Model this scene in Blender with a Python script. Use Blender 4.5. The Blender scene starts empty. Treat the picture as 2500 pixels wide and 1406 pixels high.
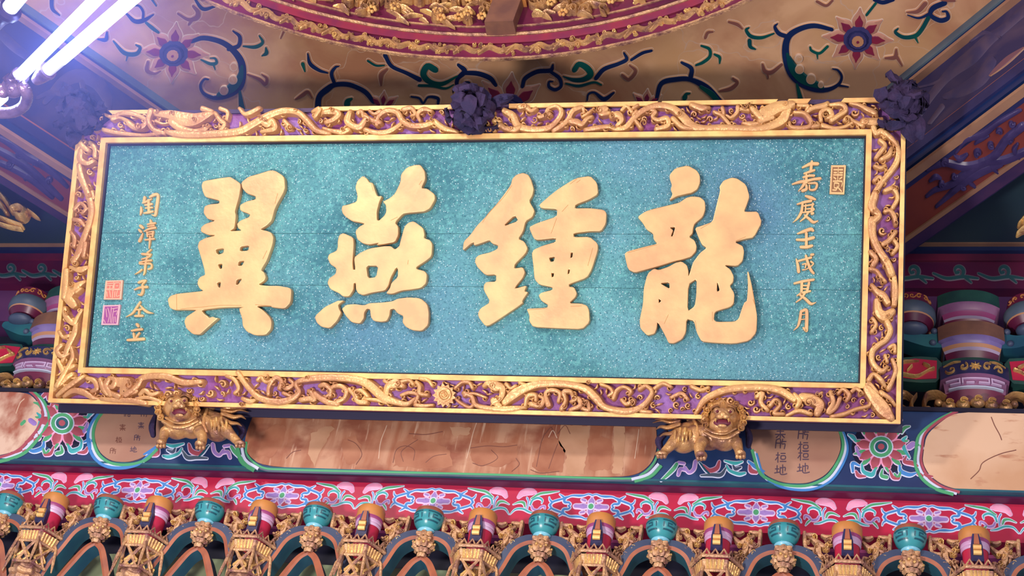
import bpy, math, random
import numpy as np
from mathutils import Vector, Matrix
from mathutils.geometry import tessellate_polygon

sc = bpy.context.scene
col = sc.collection
random.seed(7)

# ------------------------------------------------------------------ camera
FPX = 3600.0
_X = np.array([17250, 93, -3600.]); _X /= np.linalg.norm(_X)
_Z = np.array([780, -4290, 3600.]); _Z -= _X * _Z.dot(_X); _Z /= np.linalg.norm(_Z)
_Y = np.cross(_Z, _X)
RM = np.array([_X, _Y, _Z])          # world = RM @ camera(x right, y down, z forward)
CAM = np.array([0., 0., 1.6])
cd = bpy.data.cameras.new('camera'); cam = bpy.data.objects.new('camera', cd); col.objects.link(cam)
cd.sensor_width = 36; cd.lens = 36 * FPX / 2500; cd.clip_end = 100
m = Matrix.Identity(4)
for i in range(3):
    m[i][0] = RM[i][0]; m[i][1] = -RM[i][1]; m[i][2] = -RM[i][2]; m[i][3] = CAM[i]
cam.matrix_world = m
sc.camera = cam

# ------------------------------------------------------------------ light
sc.view_settings.view_transform = 'Standard'; sc.view_settings.look = 'None'
sc.view_settings.gamma = 1; sc.view_settings.use_curve_mapping = False
sc.view_settings.exposure = 0.0
w = bpy.data.worlds.new('hall'); sc.world = w; w.use_nodes = True
bg = w.node_tree.nodes['Background']; bg.inputs[0].default_value = (0.60, 0.58, 0.82, 1); bg.inputs[1].default_value = 0.72

def area(name, loc, target, size, power, color):
    l = bpy.data.lights.new(name, 'AREA'); l.shape = 'DISK'; l.size = size; l.energy = power; l.color = color
    o = bpy.data.objects.new(name, l); col.objects.link(o); o.location = loc
    o.rotation_euler = (Vector(target) - Vector(loc)).to_track_quat('-Z', 'Y').to_euler()
    return o
area('key_light_left', (-2.6, 0.7, 5.15), (-1.1, 3.9, 4.9), 0.35, 66, (1.0, 0.92, 0.88))  # unseen key light, added so letter shadows fall right and down
area('fill_light_right', (1.7, -0.4, 3.6), (-0.4, 3.9, 5.2), 1.6, 84, (1.0, 0.88, 0.74))  # unseen fill light added behind the viewpoint
area('low_fill_light', (-1.7, 1.25, 1.9), (-1.2, 3.6, 5.8), 0.45, 122, (1.0, 0.88, 0.84))  # unseen light added below to brighten the ceiling and throw the ring's shadow

# ------------------------------------------------------------------ helpers: projection on real planes
def ray(px, py):
    d = np.array([px - 1250., py - 703., FPX]); return RM @ (d / np.linalg.norm(d))
def on_plane(px, py, a, n):
    r = ray(px, py); return CAM + r * ((a - CAM).dot(n) / r.dot(n))
def hz(px, py, z): r = ray(px, py); return CAM + r * (z - CAM[2]) / r[2]
def hy(px, py, y): r = ray(px, py); return CAM + r * (y - CAM[1]) / r[1]
def plane_frame(a, n):
    a = np.array(a, float); n = np.array(n, float) / np.linalg.norm(n)
    return lambda x, y, h: on_plane(x, y, a, n) + n * h

# plaque plane from its four outer corners
QOUT = [(202, 276), (2211, 243), (2197, 1036), (127, 984)]
_d = [RM @ np.array([x - 1250., y - 703., FPX]) / FPX for x, y in QOUT]
_l = np.linalg.solve(np.array([-_d[1], _d[2], -_d[3]]).T, -_d[0]); _L = [1, *_l]
_s = 3.0 / np.linalg.norm(_d[1] * _L[1] - _d[0])
PQ = [CAM + _d[i] * _L[i] * _s for i in range(4)]
PU = PQ[1] - PQ[0]; PU /= np.linalg.norm(PU)
PV = PQ[0] - PQ[3]; PV -= PU * PV.dot(PU); PV /= np.linalg.norm(PV)
PN = np.cross(PU, PV)                       # towards the viewer
PC = sum(PQ) / 4
PLQ = plane_frame(PC, PN)
YB, YR, ZC = 4.2, 4.256, 6.0
BEAM = plane_frame((0, YB, 0), (0, -1, 0))
BAND = plane_frame((0, YR, 0), (0, -1, 0))
CEIL = plane_frame((0, 0, ZC), (0, 0, -1))

# ------------------------------------------------------------------ materials
def lin(c):
    c = [v / 255 for v in c]
    return tuple(v / 12.92 if v <= 0.04045 else ((v + 0.055) / 1.055) ** 2.4 for v in c) + (1,)
MATS = {}
def mat(name, c1, c2=None, scale=8, rough=0.55, metal=0.0, bump=0.0, bscale=40, detail=4, lo=.35, hi=.65, coord='Object', stretch=None, emit=None, dist=0.0):
    if name in MATS: return MATS[name]
    M = bpy.data.materials.new(name); M.use_nodes = True; nt = M.node_tree; b = nt.nodes['Principled BSDF']
    b.inputs['Base Color'].default_value = lin(c1); b.inputs['Roughness'].default_value = rough; b.inputs['Metallic'].default_value = metal
    tc = nt.nodes.new('ShaderNodeNewGeometry') if coord == 'World' else nt.nodes.new('ShaderNodeTexCoord')
    src = tc.outputs['Position'] if coord == 'World' else tc.outputs['Object']
    if stretch:
        mp = nt.nodes.new('ShaderNodeMapping'); mp.inputs['Scale'].default_value = stretch; nt.links.new(src, mp.inputs[0]); src = mp.outputs[0]
    if c2:
        n = nt.nodes.new('ShaderNodeTexNoise'); n.inputs['Scale'].default_value = scale; n.inputs['Detail'].default_value = detail; n.inputs['Distortion'].default_value = dist
        r = nt.nodes.new('ShaderNodeValToRGB'); r.color_ramp.elements[0].position = lo; r.color_ramp.elements[1].position = hi
        r.color_ramp.elements[0].color = lin(c1); r.color_ramp.elements[1].color = lin(c2)
        nt.links.new(src, n.inputs['Vector']); nt.links.new(n.outputs[0], r.inputs[0]); nt.links.new(r.outputs[0], b.inputs['Base Color'])
    if bump:
        n2 = nt.nodes.new('ShaderNodeTexNoise'); n2.inputs['Scale'].default_value = bscale; n2.inputs['Detail'].default_value = 3
        bp = nt.nodes.new('ShaderNodeBump'); bp.inputs['Strength'].default_value = bump; bp.inputs['Distance'].default_value = 0.01
        nt.links.new(src, n2.inputs['Vector']); nt.links.new(n2.outputs[0], bp.inputs['Height']); nt.links.new(bp.outputs[0], b.inputs['Normal'])
    if emit:
        b.inputs['Emission Color'].default_value = emit[0] + (1,); b.inputs['Emission Strength'].default_value = emit[1]
    MATS[name] = M
    return M

def mix_layer(M, kind, scale, thresh0, thresh1, colr, stretch=None):
    """adds one more colour layer (voronoi or noise mask) over a material's base colour"""
    nt = M.node_tree; b = nt.nodes['Principled BSDF']
    old = b.inputs['Base Color'].links[0].from_socket if b.inputs['Base Color'].links else None
    tc = nt.nodes.new('ShaderNodeTexCoord'); src = tc.outputs['Object']
    if stretch:
        mp = nt.nodes.new('ShaderNodeMapping'); mp.inputs['Scale'].default_value = stretch; nt.links.new(src, mp.inputs[0]); src = mp.outputs[0]
    if kind == 'voronoi':
        t = nt.nodes.new('ShaderNodeTexVoronoi'); t.inputs['Scale'].default_value = scale; out = t.outputs['Distance']
    elif kind == 'crack':
        t = nt.nodes.new('ShaderNodeTexVoronoi'); t.feature = 'DISTANCE_TO_EDGE'; t.inputs['Scale'].default_value = scale; out = t.outputs['Distance']
        nz = nt.nodes.new('ShaderNodeTexNoise'); nz.inputs['Scale'].default_value = scale * 1.5; nz.inputs['Detail'].default_value = 3
        ad = nt.nodes.new('ShaderNodeMix'); ad.data_type = 'VECTOR'; ad.inputs[0].default_value = .25
        nt.links.new(src, nz.inputs['Vector']); nt.links.new(src, ad.inputs[4]); nt.links.new(nz.outputs['Color'], ad.inputs[5]); src = ad.outputs[1]
    else:
        t = nt.nodes.new('ShaderNodeTexNoise'); t.inputs['Scale'].default_value = scale; t.inputs['Detail'].default_value = 5; out = t.outputs[0]
    nt.links.new(src, t.inputs['Vector'])
    r = nt.nodes.new('ShaderNodeMapRange'); r.inputs[1].default_value = thresh0; r.inputs[2].default_value = thresh1
    nt.links.new(out, r.inputs[0])
    mx = nt.nodes.new('ShaderNodeMix'); mx.data_type = 'RGBA'
    nt.links.new(r.outputs[0], mx.inputs[0])
    if old: nt.links.new(old, mx.inputs[6])
    else: mx.inputs[6].default_value = b.inputs['Base Color'].default_value
    mx.inputs[7].default_value = lin(colr)
    nt.links.new(mx.outputs[2], b.inputs['Base Color'])

teal = mat('glitter_teal', (72, 138, 150), (118, 190, 194), 3.2, 0.45, 0.0, 1.0, 260, 9, .38, .64)
mix_layer(teal, 'noise', 60, .48, .80, (128, 212, 208))
mix_layer(teal, 'noise', 1.6, .50, .75, (92, 140, 176))
mix_layer(teal, 'noise', 150, .52, .72, (60, 124, 140))
mix_layer(teal, 'voronoi', 105, .22, .12, (222, 250, 250))  # pale flecks put the glitter's sparkle into the colour
gold_leaf = mat('gold_leaf', (222, 186, 126), (204, 160, 112), 9, 0.42, 0.2, 0.10, 60)
gold = mat('frame_gold', (218, 172, 108), (182, 128, 88), 8, 0.38, 0.25, 0.3, 70)
gold_rail = mat('rail_gold', (236, 196, 120), (218, 160, 96), 20, 0.45, 0.2, 0.1, 60)
gold_old = mat('old_gold', (206, 160, 104), (124, 84, 80), 22, 0.34, 0.4, 0.35, 90, lo=.42, hi=.72)
gold_dark = mat('worn_gold', (204, 160, 116), (128, 84, 84), 30, 0.4, 0.25, 0.5, 120, lo=.4, hi=.7)
gold_fig = mat('figure_gold', (226, 184, 112), (140, 90, 76), 20, 0.3, 0.4, 0.35, 90, lo=.45, hi=.75)
violet = mat('violet_ground', (122, 52, 116), (138, 98, 172), 7, 0.55, 0.0, 0.3, 60)
plum = mat('dark_plum_wood', (66, 40, 78), (48, 32, 74), 10, 0.6)
plum_cloth = mat('plum_cloth', (50, 32, 68), (30, 24, 62), 22, 0.85, 0, .6, 60)
navy = mat('navy_lacquer', (28, 30, 72), (40, 44, 92), 8, 0.45)
black_blue = mat('deep_navy', (12, 12, 40), None, rough=0.7)
red_lac = mat('red_lacquer', (164, 32, 68), (186, 34, 68), 5, 0.4)
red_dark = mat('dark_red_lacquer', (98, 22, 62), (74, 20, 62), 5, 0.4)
maroon = mat('maroon_lacquer', (112, 34, 64), (84, 26, 58), 6, .35)
marble = mat('painted_marble', (172, 120, 88), (212, 168, 128), 2.4, 0.5, detail=6, lo=.38, hi=.66, dist=1.0)
mix_layer(marble, 'noise', 5.5, .56, .74, (176, 132, 92))
mix_layer(marble, 'noise', 2.2, .5, .7, (196, 152, 108))
mix_layer(marble, 'crack', 2.6, .006, .0, (196, 164, 140))
cream_line = mat('pale_line', (214, 188, 166), rough=.5)
brown_scroll = mat('brown_scroll', (128, 80, 72), rough=.5)
scroll_blue = mat('scroll_blue', (14, 32, 78), (22, 44, 88), 6, .35)
scroll_green = mat('scroll_green', (10, 88, 76), (8, 66, 76), 6, .35)
petal_red = mat('petal_red', (140, 40, 62), (112, 34, 70), 12, .45)
flower_blue = mat('flower_core_blue', (66, 62, 112), (52, 52, 100), 20, .45)
amber = mat('amber_paint', (184, 132, 96), rough=.5)
white_p = mat('pale_paint', (198, 208, 230), rough=.5)
lav_p = mat('lavender_paint', (206, 180, 214), rough=.5)
blue_p = mat('blue_paint', (64, 130, 196), rough=.5)
petal_pale = mat('petal_rose_brown', (186, 134, 112), rough=.5)
purple_p = mat('purple_paint', (150, 122, 190), rough=.5)
green_p = mat('green_paint', (76, 160, 110), rough=.5)
teal_p = mat('teal_paint', (62, 164, 168), rough=.5)
pink_p = mat('pink_paint', (226, 142, 180), (232, 162, 192), 30, .5)
rose_p = mat('rose_paint', (164, 78, 92), rough=.5)
beamblue = mat('beam_blue', (34, 66, 112), (28, 48, 92), 4, .5)
beam_black = mat('beam_black', (20, 24, 52), rough=.5)
fade_brown = mat('faded_picture', (158, 100, 72), (186, 142, 112), 3.0, .6, detail=7, lo=.42, hi=.66, stretch=(5, 1, 1.1), dist=.6)
mix_layer(fade_brown, 'noise', 5, .50, .66, (142, 84, 62), (1.2, 1, 1.8))
mix_layer(fade_brown, 'noise', 9, .60, .70, (198, 160, 132), (5, 1, .6))
fade_tan = mat('faded_tan', (180, 142, 118), (160, 116, 96), 3, .6, detail=5)
fade_cream = mat('faded_cream', (216, 180, 148), (196, 152, 116), 3, .6, detail=6, lo=.45, hi=.7)
mix_layer(fade_cream, 'noise', 9, .60, .72, (170, 110, 80), (1, 1, 3))
fade_cream2 = mat('stained_cream', (214, 184, 160), (158, 92, 72), 4, .6, detail=7, lo=.5, hi=.6, stretch=(1.6, 1, 1))
ink = mat('ink', (84, 66, 84), rough=.6)
ink_brown = mat('brown_ink', (118, 74, 62), rough=.6)
orange_w = mat('orange_wood', (170, 108, 62), (192, 128, 64), 10, .5)
orange_line = mat('orange_edge', (168, 98, 66), (136, 76, 60), 12, .5)
bowl_teal = mat('bowl_teal', (58, 148, 152), (46, 128, 140), 14, .28)
bowl_key = mat('bowl_key_dark', (14, 78, 92), rough=.4)
bowl_light = mat('bowl_pale', (120, 190, 210), rough=.3)
arm_teal = mat('arm_teal', (40, 104, 112), (30, 76, 100), 8, .45)
arm_grey = mat('arm_grey', (70, 84, 108), (56, 68, 96), 8, .5)
pinkwhite = mat('pink_white_band', (212, 186, 214), (190, 140, 180), 10, .35)
magenta_b = mat('magenta_band', (150, 66, 116), rough=.4)
gray_green = mat('grey_green', (86, 104, 116), (70, 84, 104), 6, .5)
dragon_navy = mat('dragon_panel_navy', (38, 36, 76), (66, 54, 82), 5, .5, detail=9, lo=.5, hi=.72, stretch=(1, 1, 1.0), dist=1.2)
brick_red = mat('brick_red_ground', (124, 58, 50), (112, 50, 50), 5, .35)
carve_navy = mat('carved_navy', (52, 44, 86), (66, 56, 100), 20, .3)
gold_line = mat('matt_gold_line', (152, 114, 88), (138, 100, 82), 10, .5)
green_panel = mat('dark_green_panel', (44, 66, 74), (36, 56, 74), 3, .4)
brown_block = mat('brown_block', (132, 92, 72), (110, 76, 66), 14, .5)
green_block = mat('green_block', (32, 66, 66), (40, 84, 74), 14, .4)
purple_lit_beam = mat('purple_lit_beam', (92, 50, 94), (80, 44, 92), 4, .5)
dusk_pink = mat('dim_pink_band', (156, 108, 142), (132, 84, 124), 10, .35)  # darker copies of the band paints; the cluster's shade is in their colour
dusk_lilac = mat('dim_lilac_band', (136, 120, 172), (116, 100, 158), 10, .35)
dusk_line = mat('dim_pale_line', (176, 160, 188), rough=.4)
olive = mat('olive_painted_board', (104, 124, 96), (136, 148, 112), 5, .6, detail=4)
tube_mat = mat('lit_tube', (255, 255, 255), rough=.4, emit=((0.45, 0.64, 1.0), 20.0))
tube_end = mat('tube_frosted_end', (214, 222, 246), rough=.4)
bronze = mat('bronze', (92, 70, 104), (150, 120, 150), 20, .3, .6, .3, 90)
bronze_d = mat('dark_bronze', (62, 50, 92), rough=.35, metal=.5)
seal_red = mat('seal_red', (196, 112, 96), rough=.5)
seal_purple = mat('seal_purple', (146, 72, 132), rough=.5)
seal_pale = mat('seal_pale', (206, 160, 168), rough=.5)
seal_dark = mat('seal_dark', (134, 90, 52), rough=.5)
mouth_dark = mat('mouth_dark', (96, 22, 44), rough=.5)

# ------------------------------------------------------------------ mesh builder
class MB:
    def __init__(s): s.v = []; s.f = []; s.mi = []; s.mats = []; s.g = []
    def m(s, mt):
        if mt not in s.mats: s.mats.append(mt)
        return s.mats.index(mt)
    def add(s, vs, fs, mt):
        k = len(s.v); i = s.m(mt); s.g.append((vs, fs, mt)); s.v.extend([tuple(map(float, v)) for v in vs])
        for f in fs: s.f.append([k + q for q in f]); s.mi.append(i)
        return s
    def grid(s, rows, mt, closed=False, loop=False):
        n = len(rows[0]); vs = [p for r in rows for p in r]; fs = []; R = len(rows)
        for i in range(R if loop else R - 1):
            for j in range(n if closed else n - 1):
                a = i * n + j; b = i * n + (j + 1) % n; c = ((i + 1) % R) * n + (j + 1) % n; d = ((i + 1) % R) * n + j
                fs.append((a, b, c, d))
        return s.add(vs, fs, mt)
    def box(s, c, h, mt, rz=0, M=None):
        vs = []
        for x in (-1, 1):
            for y in (-1, 1):
                for z in (-1, 1):
                    p = Vector((x * h[0], y * h[1], z * h[2]))
                    if rz: p.rotate(Matrix.Rotation(rz, 3, 'Z'))
                    if M: p = M @ p
                    vs.append((p[0] + c[0], p[1] + c[1], p[2] + c[2]))
        return s.add(vs, [(0, 1, 3, 2), (4, 6, 7, 5), (0, 4, 5, 1), (2, 3, 7, 6), (0, 2, 6, 4), (1, 5, 7, 3)], mt)
    def prism(s, F, loops, h0, h1, mt, side=True):
        top = [[Vector(F(x, y, h1)) for x, y in L] for L in loops]
        flat = [p for L in top for p in L]
        l2 = [[Vector((x, y, 0)) for x, y in L] for L in loops]
        tris = tessellate_polygon(l2)
        s.add(flat, [tuple(t) for t in tris], mt)
        if side:
            for L in loops:
                n = len(L); a = [F(x, y, h0) for x, y in L]; b = [F(x, y, h1) for x, y in L]
                s.add(a + b, [(i, (i + 1) % n, n + (i + 1) % n, n + i) for i in range(n)], mt)
        return s
    def strip(s, F, pts, h0, h1, mt, prof='dome', sub=5, cap=True, grow=0, wref=None, n=4, disc=None):
        P = smooth(pts, sub) if len(pts) > 2 else [tuple(map(float, p)) for p in pts]
        if grow: P = [(x, y, w_ + grow) for x, y, w_ in P]
        if cap and len(P) > 1:
            def ext(a, b):
                dx, dy = a[0] - b[0], a[1] - b[1]; L = math.hypot(dx, dy) or 1; dx /= L; dy /= L; w_ = a[2]
                return [(a[0] + dx * w_ * k, a[1] + dy * w_ * k, w_ * q) for k, q in ((.25, .86), (.42, .54), (.5, .06))]
            P = ext(P[0], P[1])[::-1] + P + ext(P[-1], P[-2])
        if disc is not None: disc.extend([(x, y, w_ / 2) for x, y, w_ in P])
        if prof == 'carve': cs = [(-1 + 2 * j / n, (1 - abs(-1 + 2 * j / n) ** 4.5) ** .5) for j in range(n + 1)]
        elif prof == 'dome': cs = [(-1 + 2 * j / n, math.sqrt(max(0, 1 - (-1 + 2 * j / n) ** 2))) for j in range(n + 1)]
        elif prof == 'flat': cs = [(-1, 0), (-.8, .95), (0, 1.0), (.8, .95), (1, 0)]
        else: cs = [(-1, 0), (-1, .75), (-.75, 1), (.75, 1), (1, .75), (1, 0)]
        wr = wref or max(p[2] for p in P)
        rows = []
        for i, (x, y, w_) in enumerate(P):
            a = P[max(0, i - 1)]; b = P[min(len(P) - 1, i + 1)]
            tx, ty = b[0] - a[0], b[1] - a[1]; L = math.hypot(tx, ty) or 1; nx, ny = -ty / L, tx / L
            k = min(1, (w_ / wr)) ** .5 if prof in ('dome', 'carve') else 1
            rows.append([F(x + nx * w_ / 2 * t, y + ny * w_ / 2 * t, h0 + (h1 - h0) * q * k) for t, q in cs])
        return s.grid(rows, mt)
    def lathe(s, c, prof, mt, seg=24, sx=1, sy=1, a0=0, a1=2 * math.pi):
        full = abs(a1 - a0 - 2 * math.pi) < 1e-6; k = seg if full else seg + 1
        rows = [[(c[0] + r * sx * math.cos(a0 + (a1 - a0) * j / seg), c[1] + r * sy * math.sin(a0 + (a1 - a0) * j / seg), c[2] + z) for j in range(k)] for r, z in prof]
        return s.grid(rows, mt, closed=full)
    def tube(s, pts, rad, mt, seg=8, flat=1.0, closed=False):
        P = [Vector(p) for p in pts]; n = len(P); rows = []
        up = Vector((0.13, -0.9, 0.4)).normalized()
        for i in range(n):
            t = (P[min(n - 1, i + 1)] - P[max(0, i - 1)]).normalized()
            a = t.cross(up).normalized(); b = a.cross(t).normalized()
            r = rad[i] if hasattr(rad, '__len__') else rad
            rows.append([P[i] + a * r * math.cos(2 * math.pi * j / seg) + b * r * flat * math.sin(2 * math.pi * j / seg) for j in range(seg)])
        s.grid(rows, mt, closed=True)
        if not closed:
            k = len(s.v); s.add([P[0], *rows[0]], [(0, 1 + (j + 1) % seg, 1 + j) for j in range(seg)], mt)
            s.add([P[-1], *rows[-1]], [(0, 1 + j, 1 + (j + 1) % seg) for j in range(seg)], mt)
        return s
    def ball(s, c, r, mt, seg=10, ring=6, sc3=(1, 1, 1), M=None):
        rows = []
        for i in range(ring + 1):
            th = math.pi * i / ring
            row = []
            for j in range(seg):
                p = Vector((r * sc3[0] * math.sin(th) * math.cos(2 * math.pi * j / seg), r * sc3[1] * math.sin(th) * math.sin(2 * math.pi * j / seg), r * sc3[2] * math.cos(th)))
                if M: p = M @ p
                row.append((c[0] + p[0], c[1] + p[1], c[2] + p[2]))
            rows.append(row)
        return s.grid(rows, mt, closed=True)
    def build(s, name, parent=None, smooth=True):
        me = bpy.data.meshes.new(name)
        if parent is not None: o0 = Vector(ORG[parent.name])
        else:
            a = np.array(s.v); o0 = Vector(((a.min(0) + a.max(0)) / 2).tolist())
        me.from_pydata([tuple(Vector(v) - o0) for v in s.v], [], s.f)
        for mt in s.mats: me.materials.append(mt)
        me.polygons.foreach_set('material_index', s.mi)
        me.polygons.foreach_set('use_smooth', [smooth] * len(s.f))
        me.update()
        if smooth:
            try: me.set_sharp_from_angle(angle=math.radians(42))
            except Exception: pass
        o = bpy.data.objects.new(name, me); col.objects.link(o)
        if parent is not None: o.parent = parent; ORG[o.name] = tuple(o0)
        else: o.location = o0; ORG[o.name] = tuple(o0)
        return o
ORG = {}
def build_each(b, name, parent):
    for vs, fs, mt in b.g:
        c = MB(); c.add(vs, fs, mt); c.build(name, parent)
def smooth(pts, sub):
    P = [np.array(p, float) for p in pts]; wm = max(p[2] for p in P) * .04; P = [2 * P[0] - P[1]] + P + [2 * P[-1] - P[-2]]; out = []
    for i in range(1, len(P) - 2):
        for k in range(sub):
            t = k / sub; a, b, c, d = P[i - 1:i + 3]
            q = .5 * (2 * b + (c - a) * t + (2 * a - 5 * b + 4 * c - d) * t * t + (3 * b - a - 3 * c + d) * t ** 3)
            out.append((q[0], q[1], max(q[2], wm)))
    out.append(tuple(P[-2])); return out
def spiral(cx, cy, r, a0=0., turns=1.2, w=None, sgn=1, k=14, sy=1.0):
    w = w or r * .55; out = []
    for i in range(k + 1):
        t = i / k; rr = r * (1 - .78 * t); a = a0 + sgn * turns * 2 * math.pi * t
        out.append((cx + rr * math.cos(a), cy + rr * math.sin(a) * sy, w * (.55 + .45 * math.sin(math.pi * min(1, t * 1.3 + .1))) if t < .85 else w * .95))
    return out
def tag(o, label=None, cat=None, group=None, kind=None):
    if label: o['label'] = label
    if cat: o['category'] = cat
    if group: o['group'] = group
    if kind: o['kind'] = kind
    return o
def empty(name, loc, label=None, cat=None, group=None, kind=None):
    o = bpy.data.objects.new(name, None); col.objects.link(o); o.location = Vector(loc); o.empty_display_size = .05
    ORG[o.name] = tuple(map(float, loc)); return tag(o, label, cat, group, kind)
KIDS = {}
def copy_tree(o, parent=None):
    c = o.copy(); col.objects.link(c)
    if parent is not None: c.parent = parent
    for ch in [x for x in bpy.data.objects if x.parent == o]: copy_tree(ch, c)
    return c
def L_(F): return F
def quad(a, b, c, d): return [a, b, c, d]

# ================================================================== large structure
# --- back wall
b = MB(); b.box((-1.3, 4.72, 5.2), (3.6, .05, 1.1), black_blue)
wall = tag(b.build('wall_back', smooth=False), 'dark recessed wall behind the brackets', kind='structure')

# --- ceiling with a round opening
RC = (-1.27, 1.72); RR = 2.0
zr = 5.84
fit = np.array([hz(x, y, zr)[:2] for x, y in ((485, 0), (700, 78), (900, 128), (1190, 150), (1500, 115), (1700, 60), (1840, 0))])
A_ = np.c_[2 * fit, np.ones(len(fit))]; s_ = np.linalg.lstsq(A_, (fit ** 2).sum(1), rcond=None)[0]
RC = (s_[0], s_[1]); RR = math.sqrt(s_[2] + s_[0] ** 2 + s_[1] ** 2)
ceil = empty('ceiling', (RC[0], 3.9, ZC), 'painted marble-like ceiling with scroll carving', kind='structure')
IDF = lambda x, y, h: np.array([x, y, ZC - h])
AL = [hz(51, 6, ZC), hz(413, 256, ZC)]; AR = [hz(2433, 0, ZC), hz(2194, 195, ZC)]
def line_at(A, y):
    d = (A[1] - A[0]); t = (y - A[0][1]) / d[1]; return A[0] + d * t
tl = line_at(AL, 4.16); tr = line_at(AR, 4.16); bl = line_at(AL, 2.0); br = line_at(AR, 2.0)
b = MB()
NC = 64
circ = [(RC[0] + (RR - .02) * math.cos(2 * math.pi * i / NC), RC[1] + (RR - .02) * math.sin(2 * math.pi * i / NC)) for i in range(NC)]
b.prism(IDF, [[(bl[0] - .8, 2.0 - 2.6), (bl[0], 2.0), (tl[0], 4.16), (tr[0], 4.16), (br[0], 2.0), (br[0] + .8, 2.0 - 2.6)], circ], 0, 0, marble, side=False)
b.build('ceiling_board', ceil, smooth=False)

# --- carved and painted scrolls on the ceiling (px, py, width)
SCB = [  # blue scrolls
 [(469,99,8),(499,91,9),(544,102,10),(576,128,12),(592,160,14),(588,205,14),(563,227,12),(528,237,8),(499,227,6),(490,208,5),(499,192,4),(509,192,3)],
 [(560,118,8),(583,110,8),(586,88,7),(570,74,3)],
 [(310,32,4),(330,50,8),(352,48,8),(375,34,3)], [(350,44,5),(350,26,5),(339,12,4),(322,14,2)],
 [(127,-6,8),(129,20,7),(146,35,3)], [(474,-8,4),(496,20,7),(525,14,4)], [(240,94,3),(259,95,8),(262,78,4)],
 [(752,130,3),(758,154,7),(780,170,6),(800,176,3)],
 [(776,270,12),(780,235,11),(800,216,12),(819,205,9),(854,205,9),(890,221,9),(912,246,8)], [(819,206,6),(810,179,7),(819,163,5),(828,160,2)],
 [(941,134,8),(957,160,7),(992,176,7),(1024,192,9)],
 [(1120,157,6),(1135,172,10),(1118,190,8),(1117,208,7),(1133,220,7),(1147,214,6),(1146,200,4),(1136,198,2)], [(1135,176,8),(1168,178,9),(1197,189,9),(1210,205,7)],
 [(1276,208,7),(1283,189,8),(1312,173,8),(1344,170,8),(1350,157,4)], [(1346,174,6),(1366,189,7),(1370,208,6),(1356,217,6),(1341,210,6),(1341,198,4),(1350,197,2)],
 [(1456,188,8),(1475,167,8),(1510,154,7),(1530,143,7),(1524,128,4)], [(1542,144,5),(1568,128,6),(1590,122,5)],
 [(1434,242,3),(1437,228,4),(1452,224,4),(1475,240,8),(1498,225,4)], [(1005,234,3),(1024,238,4),(1034,250,4),(1046,235,4),(1069,238,6),(1070,250,5)],
 [(2030,70,7),(1988,61,9),(1950,70,10),(1924,90,12),(1918,128,14),(1930,173,15),(1956,200,15),(1990,215,12),(2020,217,8),(2046,205,6),(2055,186,5),(2046,170,4),(2033,166,2)],
 [(2046,206,4),(2071,210,2)], [(1924,88,8),(1902,80,8),(1892,64,6),(1898,56,2)],
 [(1603,240,7),(1615,202,9),(1650,192,9),(1686,192,9),(1725,212,12),(1760,246,8)], [(1686,188,9),(1688,165,8),(1665,151,5)],
 [(2135,-2,6),(2155,4,8),(2180,-2,6)], [(2305,6,10),(2278,18,10),(2272,35,8),(2295,48,9),(2314,42,8),(2311,27,5),(2301,26,3)], [(2272,30,6),(2244,42,4),(2216,35,2)]]
SCG = [  # green scrolls
 [(586,222,5),(592,268,12)], [(595,111,3),(624,113,7),(642,102,6),(634,86,3)], [(650,116,4),(651,128,8),(641,134,3)], [(358,54,5),(372,66,7),(387,77,5)],
 [(278,99,3),(304,127,8),(333,130,8),(343,115,6),(333,108,3)], [(313,132,4),(309,146,2)], [(492,144,3),(514,154,6),(529,152,6),(526,141,4),(514,140,2)], [(522,156,4),(526,168,2)],
 [(371,-4,4),(382,12,3)], [(740,155,7),(745,172,3)], [(899,147,4),(918,158,4),(938,158,3)],
 [(1062,168,12),(1044,160,12),(1034,180,12),(1050,198,10),(1080,203,8),(1117,184,3)], [(1024,207,5),(1056,208,5),(1088,214,4),(1108,205,2)],
 [(1403,168,10),(1414,155,10),(1433,164,12),(1442,180,12),(1425,192,9),(1400,193,7),(1376,185,2)], [(1382,202,3),(1414,208,5),(1450,199,4),(1468,205,3)],
 [(848,252,12),(850,245,10),(858,240,5)], [(1889,80,3),(1860,90,6),(1834,87,7),(1822,72,6),(1828,66,3)], [(1830,98,8),(1832,112,7),(1844,118,3)],
 [(2020,112,5),(2001,128,5),(1982,122,5),(1978,114,4)], [(1995,129,4),(1996,141,2)], [(1946,204,5),(1956,246,10)],
 [(1713,110,4),(1732,118,6),(1733,136,6),(1717,150,6),(1700,157,4)], [(1745,131,4),(1757,138,6),(1757,152,3)], [(2116,34,5),(2138,6,5)],
 [(2266,42,8),(2250,70,8),(2234,86,8),(2206,89,7),(2186,77,6),(2192,68,3)], [(2235,90,5),(2241,102,2)], [(1672,236,10),(1676,228,6),(1684,226,3)]]
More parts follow.
